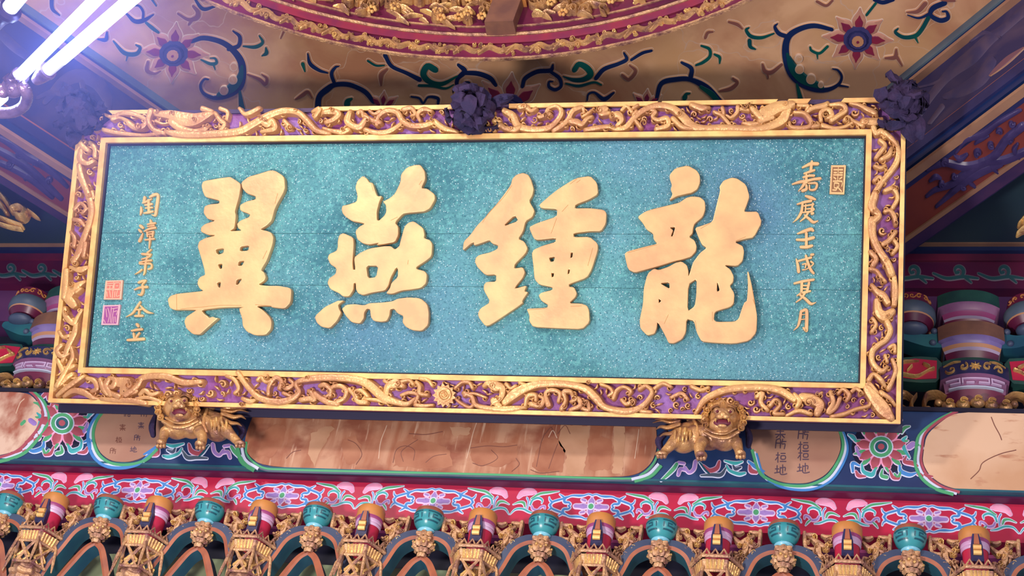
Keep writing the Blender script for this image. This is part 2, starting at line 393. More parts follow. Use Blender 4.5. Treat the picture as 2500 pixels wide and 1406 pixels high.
SCN = [  # brown scrolls
 [(436,32,4),(460,46,6),(480,42,9),(484,28,8),(473,14,5)], [(472,44,6),(462,58,4)], [(605,180,3),(634,192,6),(648,204,6),(652,190,5),(640,180,2)], [(722,240,2),(740,230,7),(752,222,5),(762,236,3)],
 [(362,150,5),(360,170,8),(378,178,5),(392,172,3)], [(931,206,3),(931,182,8),(945,168,4)], [(1520,182,5),(1536,192,6),(1552,172,6),(1538,158,3)],
 [(1862,156,4),(1868,172,7),(1885,174,7),(1908,156,5)], [(1874,178,4),(1876,188,2)], [(1758,220,3),(1785,214,7),(1800,200,6),(1790,190,4)], [(2162,140,4),(2185,138,8),(2188,120,4)], [(2190,138,6),(2202,158,3)],
 [(1995,2,5),(2017,12,5),(2032,0,4)], [(2300,-4,6),(2310,-2,8),(2330,0,4)], [(2214,28,2),(2240,26,7),(2258,8,8)], [(686,92,2),(700,60,5)], [(1780,52,4),(1800,58,6),(1812,68,3)], [(1722,90,5),(1728,78,5),(1740,76,3)]]
def inl(F, pts, mt, name, parent, h=.006, line=cream_line):
    pts = [(x, y, w_ * 1.5) for x, y, w_ in pts]; b = MB()
    b.strip(F, pts, 0, .0022, line, 'dome', grow=5.5, n=2)
    b.strip(F, pts, 0.0005, .0042, marble, 'flat', grow=3.2)
    b.strip(F, pts, .001, h, mt, 'flat')
    return b.build(name, parent)
for L in SCB: inl(CEIL, L, scroll_blue, 'scroll_leaf', ceil)
for L in SCG: inl(CEIL, L, scroll_green, 'scroll_leaf', ceil)
for L in SCN: inl(CEIL, L, brown_scroll, 'scroll_leaf', ceil)
# green bellies of the two great curls and their lobes
for pts in ([(592,160,8),(586,190,20),(566,214,24),(534,230,10)], [(1922,130,8),(1936,165,24),(1962,192,26),(2006,210,12)], [(1712,210,10),(1736,226,16),(1752,244,14)]):
    b = MB(); b.strip(CEIL, pts, .002, .0075, scroll_green, 'flat'); b.build('scroll_belly', ceil)
for x, y, r in ((572,160,9),(570,192,10),(548,218,10),(1950,140,9),(1952,166,10),(1980,190,11),(2004,204,6)):
    b = MB(); cc_ = lambda q: [(x + q * math.cos(i * math.pi / 8), y + q * math.sin(i * math.pi / 8)) for i in range(16)]; b.prism(CEIL, [cc_(r * .95 + 1.6)], 0, .0092, cream_line); b.prism(CEIL, [cc_(r * .95)], 0, .0100, marble); b.build('scroll_lobe', ceil)
def ceiling_flower(cx, cy, sc_=1.0, core=True, angs=None):
    fl = empty('flower', CEIL(cx, cy, 0)); fl.parent = ceil; fl.location = Vector(CEIL(cx, cy, 0)) - Vector(ORG[ceil.name])
    ORG[fl.name] = tuple(CEIL(cx, cy, 0))
    for k in (angs if angs is not None else range(8)):
        a = math.radians(k * 45 - 90 + 4); ca, sa = math.cos(a), math.sin(a) * .86
        if angs is None and k % 2: L2 = .92
        else: L2 = 1.0
        pt = lambda r: (cx + ca * r * sc_ * L2, cy + sa * r * sc_ * L2)
        b = MB()
        prof = [(24, 14), (36, 28), (50, 34), (62, 26), (74, 12), (85, 3)]
        b.strip(CEIL, [(*pt(r), w_ * sc_) for r, w_ in prof], 0, .003, cream_line, 'dome', grow=5, n=2)
        b.strip(CEIL, [(*pt(r), w_ * sc_) for r, w_ in prof], .001, .005, petal_pale, 'flat')
        b.strip(CEIL, [(*pt(r), w_ * sc_) for r, w_ in ((26, 12), (38, 20), (48, 22), (58, 10), (66, 2))], .002, .0075, petal_red, 'flat')
        b.build('petal', fl)
    if core:
        N = 24; ring = lambda r: [(cx + r * sc_ * math.cos(2 * math.pi * i / N) * (1 + .05 * (i % 2)), cy + .88 * r * sc_ * math.sin(2 * math.pi * i / N) * (1 + .05 * (i % 2))) for i in range(N)]
        b = MB(); b.prism(CEIL, [ring(34)], 0, .009, flower_blue); b.prism(CEIL, [ring(25)], 0, .014, navy); b.prism(CEIL, [ring(21)], 0, .018, flower_blue); b.prism(CEIL, [ring(14)], 0, .022, amber); b.prism(CEIL, [ring(3)], 0, .026, petal_red); b.build('flower_core', fl)
    return fl
ceiling_flower(425, 128); ceiling_flower(2094, 93)
ceiling_flower(1243, 262, 1.15, True, [0, 1, 7])
for cx, cy in ((935, 262), (1578, 258)): ceiling_flower(cx, cy, .55, False, [7, 0, 1])

# --- diagonal octagon beams
def diag_beam(A, z1, z2, sgn, idx, label):
    a = A[0]; t = (A[1] - A[0]); t[2] = 0; t /= np.linalg.norm(t)
    nin = np.cross(t, [0, 0, 1.]); nin /= np.linalg.norm(nin)
    if nin.dot(np.array([RC[0], RC[1], 0]) - a * [1, 1, 0]) < 0: nin = -nin
    root = empty('trim_%d' % idx, a + t * .3 + np.array([0, 0, -.3]), label, kind='structure')
    L0, L1 = -2.0, 1.15
    def seg(zt, zb, d0, d1, mt, name):      # slab along the beam; d = distance outwards from the inner face
        P = []
        for s in (L0, L1):
            for d in (d0, d1):
                for z in (zt, zb): p = a + t * s - nin * d; P.append((p[0], p[1], z))
        b = MB(); b.add(P, [(0, 1, 3, 2), (4, 6, 7, 5), (0, 4, 5, 1), (2, 3, 7, 6), (0, 2, 6, 4), (1, 5, 7, 3)], mt); return b.build(name, root, smooth=False)
    W = .255
    seg(ZC + .02, z2 + .012, .02, W + .05, dragon_navy, 'beam_core')
    seg(ZC, ZC - .038, -.012, .02, gray_green, 'moulding')
    seg(ZC - .038, ZC - .052, -.004, .02, scroll_blue, 'moulding')
    seg(ZC - .055, ZC - .072, -.010, .02, gold_line, 'gilt_bead')
    seg(z1, z1 - .016, -.004, .02, orange_line, 'gilt_bead')
    seg(z1 - .016, z1 - .065, -.014, .02, navy, 'moulding')
    seg(z1 - .065, z1 - .10, -.004, .03, scroll_blue, 'moulding')
    seg(z2 + .012, z2 - .003, -.006, .028, gold_line, 'gilt_bead')
    seg(z2 + .012, z2 + .004, .028, .052, navy, 'moulding')
    seg(z2 + .012, z2 + .006, .05, W - .03, brick_red, 'red_panel')
    seg(z2 + .012, z2 - .002, W - .03, W - .012, gold_line, 'gilt_bead')
    seg(z2 + .03, z2 + .004, W - .012, W + .04, plum, 'moulding')
    return root, a, t, nin
rootR, aR, tR, nR = diag_beam([AR[0].copy(), AR[1].copy()], 5.60, 5.47, 1, 5, 'diagonal beam right of the plaque with carved red underside')
rootL, aL, tL, nL = diag_beam([AL[0].copy(), AL[1].copy()], 5.50, 5.39, -1, 6, 'diagonal beam left of the plaque behind the lamp')
SOFR = plane_frame((0, 0, 5.476), (0, 0, -1)); SOFL = plane_frame((0, 0, 5.396), (0, 0, -1))
FINR = plane_frame(aR - nR * .02, nR); FINL = plane_frame(aL - nL * .02, nL)
for L in ([(2492,268,4),(2481,272,7),(2436,298,9),(2398,326,13),(2359,339,9),(2334,371,4)],
          [(2497,307,14),(2458,339,14),(2423,384,14),(2366,406,15),(2310,397,11),(2289,402,9),(2263,413,5)],
          [(2510,366,13),(2452,390,14),(2404,394,14),(2366,416,14),(2324,448,11),(2284,462,8),(2262,478,5)],
          [(2440,398,14),(2390,420,16),(2350,446,14),(2310,482,8),(2286,503,5)],
          spiral(2388,372,9,2,1.1,6), spiral(2420,352,8,1,1.1,5), spiral(2306,396,9,0,1.2,6,-1), spiral(2440,320,7,3,1.1,5), spiral(2352,452,8,1,1.1,5), spiral(2470,300,7,0,1.1,5), spiral(2330,428,7,0,1.1,5), spiral(2468,340,8,2,1,6), spiral(2374,404,7,1,1,5), spiral(2300,448,7,2,1,5), [(2380,350,3),(2392,338,9),(2412,330,4)], [(2330,378,3),(2344,386,9),(2360,376,5)], [(2436,420,4),(2420,404,8),(2428,392,4)], [(2270,440,4),(2284,430,8),(2296,434,4)], [(2484,350,4),(2476,366,9),(2488,384,5)], [(2380,455,4),(2366,440,8),(2378,430,4)]):
    b = MB(); b.strip(SOFR, [(x, y, w_ * 1.45 + 1) for x, y, w_ in L], 0, .012, carve_navy, 'carve', n=6); b.build('carved_dragon', rootR)
for L in ([(-10,330,8),(30,352,13),(64,380,15),(102,400,14),(140,430,10),(165,455,6)], [(-10,362,12),(30,384,14),(72,412,14),(110,446,12),(150,484,8)],
          [(0,396,10),(40,414,12),(84,440,14),(128,480,8)], spiral(50,372,10,1,1.1,6), spiral(92,398,10,3,1.1,6), spiral(24,400,9,0,1.1,6), spiral(122,440,9,2,1.1,6), spiral(68,430,8,2,1.1,5)):
    b = MB(); b.strip(SOFL, [(x, y, w_ * 1.3 + 1) for x, y, w_ in L], 0, .012, carve_navy, 'carve', n=6); b.build('carved_dragon', rootL)
drag_paint = mat('dragon_grey_paint', (72, 58, 84), (50, 44, 82), 14, .6, detail=8, lo=.4, hi=.6)
flame_paint = mat('flame_brown_paint', (108, 72, 84), rough=.5)
for F, rt, LL in ((FINR, rootR, ([(2540,0,18),(2495,30,24),(2450,70,22),(2410,100,30),(2370,140,36),(2330,170,30),(2300,200,22),(2262,250,18),(2236,300,10)],
          [(2420,150,26),(2395,190,34),(2350,220,30),(2310,236,16)], [(2340,160,10),(2290,200,8),(2240,215,5)], [(2440,90,8),(2400,80,12),(2370,100,6)], [(2300,260,14),(2270,300,10)])),
                  (FINL, rootL, ([(-20,60,20),(30,110,24),(70,140,20)], [(110,250,14),(150,205,28),(190,185,34),(235,200,34),(262,240,26),(266,268,14)], [(90,240,8),(130,225,16),(170,235,14)], [(200,200,14),(205,235,16),(180,262,12)], [(250,190,6),(300,215,12),(330,235,5)], [(160,262,24),(172,300,26),(180,330,16)]))):
    for L in LL:
        b = MB(); b.strip(F, L, 0, .003, drag_paint, 'flat'); b.build('painted_dragon', rt)
b = MB(); b.strip(FINR, [(2418,184,3),(2440,164,12),(2466,142,14),(2499,118,3)], 0, .003, gold_line, 'flat', grow=3); b.strip(FINR, [(2418,184,3),(2440,164,12),(2466,142,14),(2499,118,3)], 0, .005, flame_paint, 'flat'); b.build('painted_flame', rootR)

# --- corner panels (dark green), their mouldings, upper red beam
for idx, a_, t_, n_, xo, zc_, lab in ((7, aR, tR, nR, 2.6, 5.70, 'dark green corner panel of the ceiling on the right'), (8, aL, tL, nL, -5.2, 5.70, 'dark green corner panel of the ceiling on the left')):
    e_ = a_ - n_ * .27; s1 = (4.47 - e_[1]) / t_[1]; q1 = e_ + t_ * s1; q0 = e_ + t_ * (s1 - 2.9)
    b = MB(); b.prism(lambda x, y, h: np.array([x, y, zc_ - h]), [[(q0[0], q0[1]), (q1[0], q1[1]), (xo, 4.47), (xo, q0[1])]], 0, .03, green_panel)
    tag(b.build('trim_%d' % idx, smooth=False), lab, kind='structure')
ub = empty('trim_3', (-1.3, 4.5, 5.55), 'upper red beam with green scrolls below the ceiling', kind='structure')
def hslab(x0, x1, y0, y1, z0, z1, mt, name, parent, smooth_=False):
    b = MB(); b.box(((x0 + x1) / 2, (y0 + y1) / 2, (z0 + z1) / 2), ((x1 - x0) / 2, (y1 - y0) / 2, (z1 - z0) / 2), mt); return b.build(name, parent, smooth=smooth_)
X0, X1 = -4.6, 2.2
hslab(X0, X1, 4.44, 4.60, 5.688, 5.70, arm_teal, 'moulding', ub)
hslab(X0, X1, 4.46, 4.60, 5.665, 5.688, gold_line, 'gilt_bead', ub)
hslab(X0, X1, 4.48, 4.60, 5.645, 5.665, scroll_blue, 'moulding', ub)
hslab(X0, X1, 4.50, 4.62, 5.61, 5.645, maroon, 'red_fillet', ub)
hslab(X0, X1, 4.51, 4.62, 5.475, 5.61, red_dark, 'beam_body', ub)
hslab(X0, X1, 4.56, 4.68, 5.30, 5.475, purple_lit_beam, 'purple_lit_board', ub)  # purple light on the red beam's underside, put into this board's colour
UPF = plane_frame((0, 4.51, 0), (0, -1, 0))
mgreen = mat('muted_green_paint', (40, 84, 92), rough=.5); mline = mat('muted_line', (104, 98, 112), rough=.5)
for x0 in list(np.arange(-60, 170, 75)) + list(np.arange(2215, 2520, 110)):
    k = 1.0 if x0 < 1000 else 1.35; y0 = 665 if x0 < 1000 else 672
    for L in ([(x0 - 34 * k, y0 - 4, 5), (x0 - 10 * k, y0 + 8, 8), (x0 + 20 * k, y0 + 4, 9), (x0 + 46 * k, y0 + 8, 5)], spiral(x0 + 10 * k, y0 - 10, 12 * k, 1.2, .95, 7 * k, -1), [(x0 + 24 * k, y0 + 6, 8), (x0 + 34 * k, y0 + 18, 4)]):
        b = MB(); b.strip(UPF, L, 0, .0015, mline, 'flat', grow=4); b.strip(UPF, L, .0005, .0025, mgreen, 'flat'); b.build('painted_scroll', ub)

# --- painted beam behind the plaque's lower edge
pb = empty('trim_1', (-1.2, YB, 4.5), 'dark blue beam painted with cartouches and flowers', kind='structure')
hslab(-4.2, 1.9, YB, 4.55, 4.345, 4.665, beamblue, 'beam_body', pb)
hslab(-4.2, 1.9, YB - .006, 4.25, 4.655, 4.672, black_blue, 'top_fillet', pb)
hslab(-4.2, 1.9, YB - .004, 4.22, 4.341, 4.349, arm_teal, 'bottom_fillet', pb)
def chaikin(P, k=1, r=.22):
    for _ in range(k):
        Q = []
        for i in range(len(P)):
            a = np.array(P[i], float); c = np.array(P[(i + 1) % len(P)], float)
            Q += [tuple(a + (c - a) * r), tuple(a + (c - a) * (1 - r))]
        P = Q
    return P
PANELS = [
 ('picture_panel', fade_brown, [(625,1000),(606,1045),(597,1080),(606,1112),(640,1138),(800,1148),(1100,1156),(1300,1161),(1520,1166),(1565,1155),(1592,1130),(1605,1095),(1600,1010)]),
 ('cartouche', fade_tan, [(262,1000),(238,1030),(230,1065),(242,1104),(270,1126),(310,1130),(350,1118),(378,1092),(400,1060),(400,1000)]),
 ('cartouche', fade_tan, [(1820,1030),(1836,1105),(1855,1150),(1890,1172),(1930,1182),(1975,1180),(2015,1162),(2040,1130),(2054,1095),(2050,1060),(2034,1030)]),
 ('picture_panel', fade_cream2, [(-40,958),(66,958),(90,978),(103,1008),(96,1040),(70,1072),(48,1095),(20,1108),(-40,1118)]),
 ('picture_panel', fade_cream, [(2335,1006),(2298,1030),(2262,1062),(2255,1100),(2252,1130),(2268,1160),(2300,1184),(2345,1198),(2560,1206),(2560,1006)])]
for nm, mt, P in PANELS:
    b = MB(); b.prism(BEAM, [chaikin(P, 2)], 0, .003, mt); b.build(nm, pb, smooth=False)
green_o = green_p
def outl(P, mats_, name='cartouche_border'):
    b = MB()
    for mt, off, wd, h in mats_:
        b.strip(BEAM, [(x + off[0], y + off[1], wd) for x, y in P], .002, h, mt, 'flat', cap=False)
    b.build(name, pb)
outl([(258,998),(234,1030),(226,1066),(238,1108),(268,1132),(310,1137),(352,1126),(384,1098)], [(white_p, (-4, 3), 7, .004), (green_p, (2, -1), 8, .005), (blue_p, (-11, 6), 8, .0045)])
outl([(1838,1100),(1856,1154),(1890,1178),(1930,1188),(1976,1187),(2018,1168),(2045,1134),(2060,1095),(2055,1060),(2036,1022)], [(white_p, (4, 4), 7, .004), (green_p, (-2, -1), 8, .005), (blue_p, (9, 8), 6, .0045)])
outl([(68,950),(94,974),(108,1008),(100,1042),(74,1076),(50,1100),(20,1114),(-20,1124)], [(white_p, (4, 3), 7, .004), (rose_p, (-3, -1), 7, .005), (green_p, (12, 5), 8, .0045)])
outl([(2342,1002),(2296,1026),(2256,1060),(2248,1098),(2246,1130),(2262,1164),(2296,1190),(2340,1204)], [(white_p, (-4, 2), 7, .004), (rose_p, (3, -1), 7, .005), (green_p, (-12, 4), 8, .0045)])
outl([(602,1080),(604,1112),(640,1142),(700,1148),(900,1153),(1200,1160),(1520,1170),(1566,1160),(1596,1132),(1610,1095)], [(green_p, (0, 0), 6, .005), (gray_green, (0, 4), 5, .0045)])
outl([(590,1090),(600,1124),(632,1146)], [(white_p, (0, 0), 8, .006), (green_p, (-10, 4), 10, .005)])
outl([(1540,1172),(1580,1160),(1606,1134)], [(white_p, (2, 0), 8, .006), (green_p, (9, 4), 8, .005)])
def beam_flower(cx, cy, s=1.0):
    fl = empty('peony', BEAM(cx, cy, 0)); fl.parent = pb; fl.location = Vector(BEAM(cx, cy, 0)) - Vector(ORG[pb.name]); ORG[fl.name] = tuple(BEAM(cx, cy, 0))
    N = 20
    disc = lambda r: [(cx + r * s * math.cos(2 * math.pi * i / N), cy + .92 * r * s * math.sin(2 * math.pi * i / N)) for i in range(N)]
    b = MB(); b.prism(BEAM, [disc(72)], 0, .001, beam_black); b.build('flower_ground', fl, smooth=False)
    for k in range(12):
        a = 2 * math.pi * (k + .5) / 12; b = MB()
        L = [(cx + math.cos(a) * r * s, cy + .92 * math.sin(a) * r * s, q * s) for r, q in ((44, 12), (56, 12), (68, 3))]
        b.strip(BEAM, L, .001, .0025, lav_p, 'flat', grow=4); b.strip(BEAM, L, .001, .0035, green_p, 'flat'); b.build('leaf', fl)
    for k in range(9):
        a = 2 * math.pi * k / 9 - math.pi / 2; b = MB()
        L = [(cx + math.cos(a) * r * s, cy + .92 * math.sin(a) * r * s, q * s) for r, q in ((26, 16), (40, 24), (50, 20), (56, 8))]
        b.strip(BEAM, L, .002, .0035, pink_p, 'flat', grow=4.5); b.strip(BEAM, L, .002, .0045, rose_p, 'flat'); b.build('petal', fl)
    b = MB(); b.prism(BEAM, [disc(30)], 0, .005, white_p); b.prism(BEAM, [disc(27)], 0, .0055, green_p); b.prism(BEAM, [disc(18)], 0, .006, white_p); b.prism(BEAM, [disc(15)], 0, .0065, arm_teal); b.prism(BEAM, [disc(8)], 0, .007, rose_p); b.build('flower_core', fl, smooth=False)
beam_flower(153, 1035); beam_flower(2151, 1093, 1.0)
LEAF = []   # (strokes, colour) around the left flower and lion; mirrored on the right
def lf(mt, *L): LEAF.append((mt, list(L)))
lf(teal_p, (92,1010,5),(100,1020,10),(96,1040,9),(84,1060,5)); lf(rose_p, (64,1080,6),(78,1074,12),(96,1070,9),(92,1058,4))
lf(blue_p, (68,1098,4),(84,1102,10),(104,1094,10),(108,1080,5)); lf(rose_p, (28,1106,4),(46,1104,10),(62,1100,8)); lf(green_p, (104,1092,4),(112,1110,9),(120,1100,5))
lf(rose_p, (112,1110,10),(124,1108,9),(132,1092,4)); lf(green_p, (140,1108,10),(152,1104,9),(150,1090,4)); lf(teal_p, (168,1090,6),(176,1102,12),(196,1094,9),(200,1076,4))
lf(rose_p, (192,1106,4),(208,1104,10),(214,1094,5)); lf(purple_p, (196,1064,5),(208,1050,9),(214,1034,4)); lf(teal_p, (214,1020,5),(222,1010,10),(232,1004,4)); lf(blue_p, (206,1080,4),(222,1074,9),(222,1094,6))
lf(rose_p, (106,968,9),(116,960,9),(118,976,5)); lf(rose_p, (124,996,4),(132,984,10),(142,990,6)); lf(green_p, (84,984,4),(96,988,9),(102,1000,4)); lf(purple_p, (76,1028,14),(84,1034,14)); lf(green_p, (54,1036,9),(60,1030,9))
lf(blue_p, (352,1110,4),(372,1100,10),(390,1086,6)); lf(rose_p, (372,1112,8),(384,1108,12),(388,1096,5)); lf(teal_p, (406,1086,4),(424,1090,9),(448,1084,4)); lf(teal_p, (400,1114,6),(414,1116,9),(436,1108,7),(444,1096,4)); lf(arm_grey, (410,1100,5),(422,1104,9),(428,1096,4))
lf(rose_p, (462,1086,6),(468,1102,11),(486,1108,11),(500,1096,5)); lf(gray_green, (446,1102,4),(458,1118,10),(480,1118,9),(506,1120,4)); lf(arm_teal, (486,1116,4),(496,1104,8),(510,1088,3))
lf(purple_p, (520,1086,8),(524,1104,8),(536,1112,7),(546,1100,6)); lf(purple_p, (540,1108,4),(556,1104,8),(562,1118,6)); lf(purple_p, (548,1090,6),(560,1088,6)); lf(green_p, (566,1092,8),(574,1104,10),(590,1120,8),(604,1132,4))
def sx_r(x, y): # mirror onto the right half
    X = 2304 - x if x < 300 else 2218 - x; return X, y + (58 if x < 300 else 42)
for mt, L in LEAF:
    for k in (0, 1):
        P = L if k == 0 else [(*sx_r(x, y), w_) for x, y, w_ in L]
        b = MB(); b.strip(BEAM, P, .0015, .0028, lav_p if mt in (rose_p, purple_p) else white_p, 'flat', grow=4); b.strip(BEAM, P, .002, .004, mt, 'flat'); b.build('painted_leaf', pb)
fp_b = mat('faded_brown_patch', (150, 92, 66), (172, 118, 88), 9, .6, detail=7); fp_t = mat('faded_tan_patch', (190, 148, 116), (174, 130, 98), 9, .6, detail=7)
rj = random.Random(4)
def jag(P):
    Q = []
    for (x0, y0), (x1, y1) in zip(P, P[1:] + P[:1]):
        n_ = max(1, int(math.hypot(x1 - x0, y1 - y0) / 7))
        Q += [(x0 + (x1 - x0) * i / n_ + rj.uniform(-2.6, 2.6), y0 + (y1 - y0) * i / n_ + rj.uniform(-2.6, 2.6)) for i in range(n_)]
    return Q
for mt, P in ((fp_t, [(1372,1038),(1440,1040),(1434,1090),(1426,1160),(1384,1160),(1382,1110),(1364,1080)]), (fp_b, [(1444,1076),(1470,1068),(1496,1078),(1492,1148),(1440,1150),(1436,1110)]), (fp_t, [(1498,1040),(1526,1040),(1520,1160),(1494,1158),(1500,1100)]),
              (fp_b, [(968,1082),(1010,1070),(1060,1084),(1100,1100),(1104,1140),(1040,1146),(962,1138)]), (fp_b, [(1152,1086),(1210,1080),(1262,1084),(1264,1122),(1224,1140),(1160,1136),(1146,1110)]), (fp_b, [(1312,1098),(1330,1072),(1362,1074),(1380,1104),(1374,1152),(1320,1154),(1300,1140)]),
              (fp_b, [(838,1072),(868,1066),(884,1086),(880,1122),(852,1138),(836,1116)]), (fp_b, [(640,1064),(672,1036),(700,1042),(690,1090),(660,1120),(632,1110)]), (fp_t, [(1096,1044),(1150,1046),(1146,1062),(1110,1066)]), (fp_t, [(760,1060),(800,1040),(816,1046),(780,1110),(770,1140),(752,1110)])):
    b = MB(); b.prism(BEAM, [jag(P)], .002, .0036, mt, side=False); b.build('faded_patch', pb, smooth=False)
# ink writing on the two small cartouches, faded figures on the long panel
def glyph(F, cx, cy, s, strokes, mt, w_=2.2, name='ink_character', parent=None, h=(.003, .0042)):
    b = MB()
    for st in strokes: b.strip(F, [(cx + x * s, cy + y * s, w_) for x, y in st], h[0], h[1], mt, 'flat', sub=3)
    return b.build(name, parent)
G = {'wood_box': [[(-5,-3),(-1,-3)], [(-3,-6),(-3,6)], [(-3,-1),(-6,3)], [(1,-5),(6,-5)], [(1,-2),(6,-2),(6,2),(1,2),(1,-2)], [(0,5),(7,5)]],
     'earth': [[(-6,-1),(-2,-1)], [(-4,-5),(-4,3)], [(-7,4),(-1,3)], [(0,-2),(6,-3),(6,1)], [(3,-6),(3,4)], [(0,-3),(0,5),(4,6),(8,5)]],
     'many': [[(-6,-5),(6,-5)], [(-4,-2),(4,-2)], [(0,-7),(0,6)], [(-6,2),(6,2)], [(-5,6),(-1,2)], [(5,6),(1,2)]],
     'cloth': [[(-5,-5),(-6,5)], [(-5,-5),(0,-6),(0,5)], [(-5,-1),(0,-1)], [(3,-6),(2,0),(6,0),(5,6)], [(2,-3),(7,-3)]],
     'six': [[(-7,-4),(-7,5)], [(-4,-5),(-4,5)], [(-1,-1),(3,-6),(7,-1)], [(1,1),(5,1),(5,5),(1,5),(1,1)]]}
for gx, cyl in ((1905, (1058, 1085, 1118, 1148)), (1960, (1062, 1092, 1113, 1144))):
    for i, cy in enumerate(cyl): glyph(BEAM, gx, cy, 1.95, G[('many', 'cloth', 'wood_box', 'earth')[(i + (gx > 1950)) % 4 if i < 2 else i]], ink, 2.6, parent=pb)
for gx, gy, k in ((312, 1012, 'six'), (352, 1012, 'cloth'), (345, 1040, 'many'), (335, 1070, 'cloth'), (326, 1098, 'earth'), (300, 1045, 'many'), (290, 1075, 'wood_box'), (276, 1102, 'cloth')):
    glyph(BEAM, gx, gy, 1.1, G[k], ink if gx > 300 else ink_brown, 1.6, parent=pb)
for L in ([(1310,1140),(1316,1110),(1322,1080),(1330,1060)], [(1340,1145),(1352,1110),(1362,1085)], [(1330,1062),(1345,1045),(1352,1060)], [(1296,1148),(1320,1156),(1365,1152)], [(960,1130),(968,1100),(990,1090),(1012,1100),(1010,1125)], [(985,1128),(980,1105),(1000,1088),(1020,1075)],
          [(1150,1095),(1190,1090),(1230,1092),(1262,1088)], [(1155,1132),(1180,1138),(1215,1120),(1200,1100)], [(850,1075),(870,1085),(884,1110),(870,1135)], [(1040,1130),(1060,1115),(1090,1110)], [(1362,1060),(1380,1040),(1392,1060)], [(1250,1152),(1268,1135),(1260,1120)], [(700,1120),(715,1105),(735,1100)], [(1000,1060),(1040,1062),(1080,1055)]):
    b = MB(); b.strip(BEAM, [(x, y, 1.8) for x, y in L], .003, .0042, ink_brown, 'flat'); b.build('faded_figure_line', pb)
for L in ([(1340,1068),(1350,1052),(1360,1070)], [(2420,1020),(2428,1040),(2440,1062),(2445,1075)], [(2370,1170),(2390,1150),(2400,1130),(2440,1110),(2480,1100)], [(1165,1030),(1155,1060),(1148,1090),(1140,1120)], [(945,1040),(930,1080),(925,1120)], [(1560,1050),(1556,1080),(1550,1120)], [(60,975),(50,985),(40,1010)]):
    b = MB(); b.strip(BEAM, [(x, y, 2.2) for x, y in L], .003, .0042, mat('pale_flaked_paint', (206,176,150), rough=.6) if L[0][0] < 2300 else ink_brown, 'flat'); b.build('flaked_line', pb)

# --- floral band below the painted beam
fb = empty('trim_2', (-1.2, YR, 4.29), 'red lacquered band painted with blue cartouches and pink flowers', kind='structure')
ZB0 = float(hy(1250, 1277, YR)[2]); ZB1 = float(hy(1250, 1190, YR)[2]); print('band z', ZB0, ZB1)
hslab(-4.2, 1.9, YR, 4.34, ZB0, 4.345, red_lac, 'band_board', fb)
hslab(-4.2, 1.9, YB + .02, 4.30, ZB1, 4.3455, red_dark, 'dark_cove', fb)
KX, KZ = .16 / 672, .16 / (87 / (ZB1 - ZB0))
def band_frame(cx, cz, mir=1):
    return lambda x, y, h: np.array([cx + mir * x * KX, YR - h, cz - y * KZ])
cz0 = float(hy(1441, 1237, YR)[2]); cen = [float(hy(x, y, YR)[0]) for x, y in ((690, 1207), (1048, 1220), (1441, 1237), (1845, 1254), (2268, 1270))]
step = (cen[-1] - cen[0]) / 4
print('band centres', cen, 'step', step)
KX = step / 2456
QT = [[(0,-172,14),(60,-188,12),(130,-165,18),(200,-158,26),(300,-158,18),(370,-136,14)], [(350,-140,14),(405,-118,30),(420,-80,32),(400,-52,28),(345,-48,22),(318,-22,18),(345,-2,12)],
      [(410,-110,22),(450,-140,18),(500,-172,5)], [(415,-110,20),(500,-85,24),(590,-50,22),(628,0,26)], [(610,-55,22),(640,-80,14),(655,-120,4)]]
def cartouche(cx, first):
    b = MB()
    for mx in (1, -1):
        for my in (1, -1):
            F = lambda x, y, h, mx=mx, my=my: band_frame(cx, cz0)(x * mx, y * my, h)
            for L in QT: b.strip(F, [(p, q, r * 1.35) for p, q, r in L], 0, .0014, white_p, 'flat', grow=28)
            for L in QT: b.strip(F, [(p, q, r * 1.35) for p, q, r in L], .0005, .0024, blue_p, 'flat')
    F = band_frame(cx, cz0)
    FL = [[(60,0,50),(120,0,84),(170,0,60),(235,0,56)], [(-60,0,50),(-120,0,84),(-170,0,60),(-235,0,56)], [(0,46,84),(0,84,90),(0,128,24)], [(0,-46,84),(0,-84,90),(0,-128,24)]] + [[(a * 100, c * 84, 30), (a * 145, c * 98, 26)] for a in (1, -1) for c in (1, -1)]
    for L in FL: b.strip(F, L, 0, .0016, lav_p, 'flat', grow=40)
    for L in FL: b.strip(F, L, .0005, .0026, purple_p, 'flat')
    ring = lambda r: [(r * math.cos(2 * math.pi * i / 16), r * math.sin(2 * math.pi * i / 16)) for i in range(16)]
    b.prism(F, [ring(58)], 0, .003, white_p); b.prism(F, [ring(40)], 0, .0036, green_p)
    return b.build('painted_cartouche', fb)
SPR = [(pink_p, None, [(130,430,60),(180,370,100),(260,345,110),(340,345,90),(375,350,50)]), (green_p, 1, [(330,450,18),(450,372,36),(600,345,30),(740,322,5)]),
       (teal_p, 1, [(325,545,26),(352,470,32),(430,436,34),(500,466,24),(500,515,8)]), (blue_p, 1, [(290,610,10),(292,500,14),(262,440,16)]), (green_p, 1, [(62,548,5),(150,512,28),(220,520,40),(250,580,20)]),
       (teal_p, 1, [(40,700,5),(110,622,22),(220,612,28),(330,655,26),(412,672,8)]), (purple_p, 1, [(350,560,18),(380,610,30),(450,622,28),(500,572,26),(548,560,24),(558,600,16)]), (green_p, 1, [(470,620,18),(510,655,26),(540,700,6)])]
def spray(cx, mir):
    b = MB(); F = lambda x, y, h: band_frame(cx, cz0)((x - 1258) * mir, y - 540, h)
    for mt, o_, L in SPR: b.strip(F, L, 0, .0013, lav_p if mt in (pink_p, purple_p) else white_p, 'flat', grow=10 if mt is pink_p else 24)
    for mt, o_, L in SPR: b.strip(F, L, .0004, .0022, mt, 'flat')
    return b.build('painted_spray', fb)
for k in range(-3, 6):
    cx = cen[0] + k * step; cartouche(cx, k == -3); spray(cx, 1); spray(cx, -1)

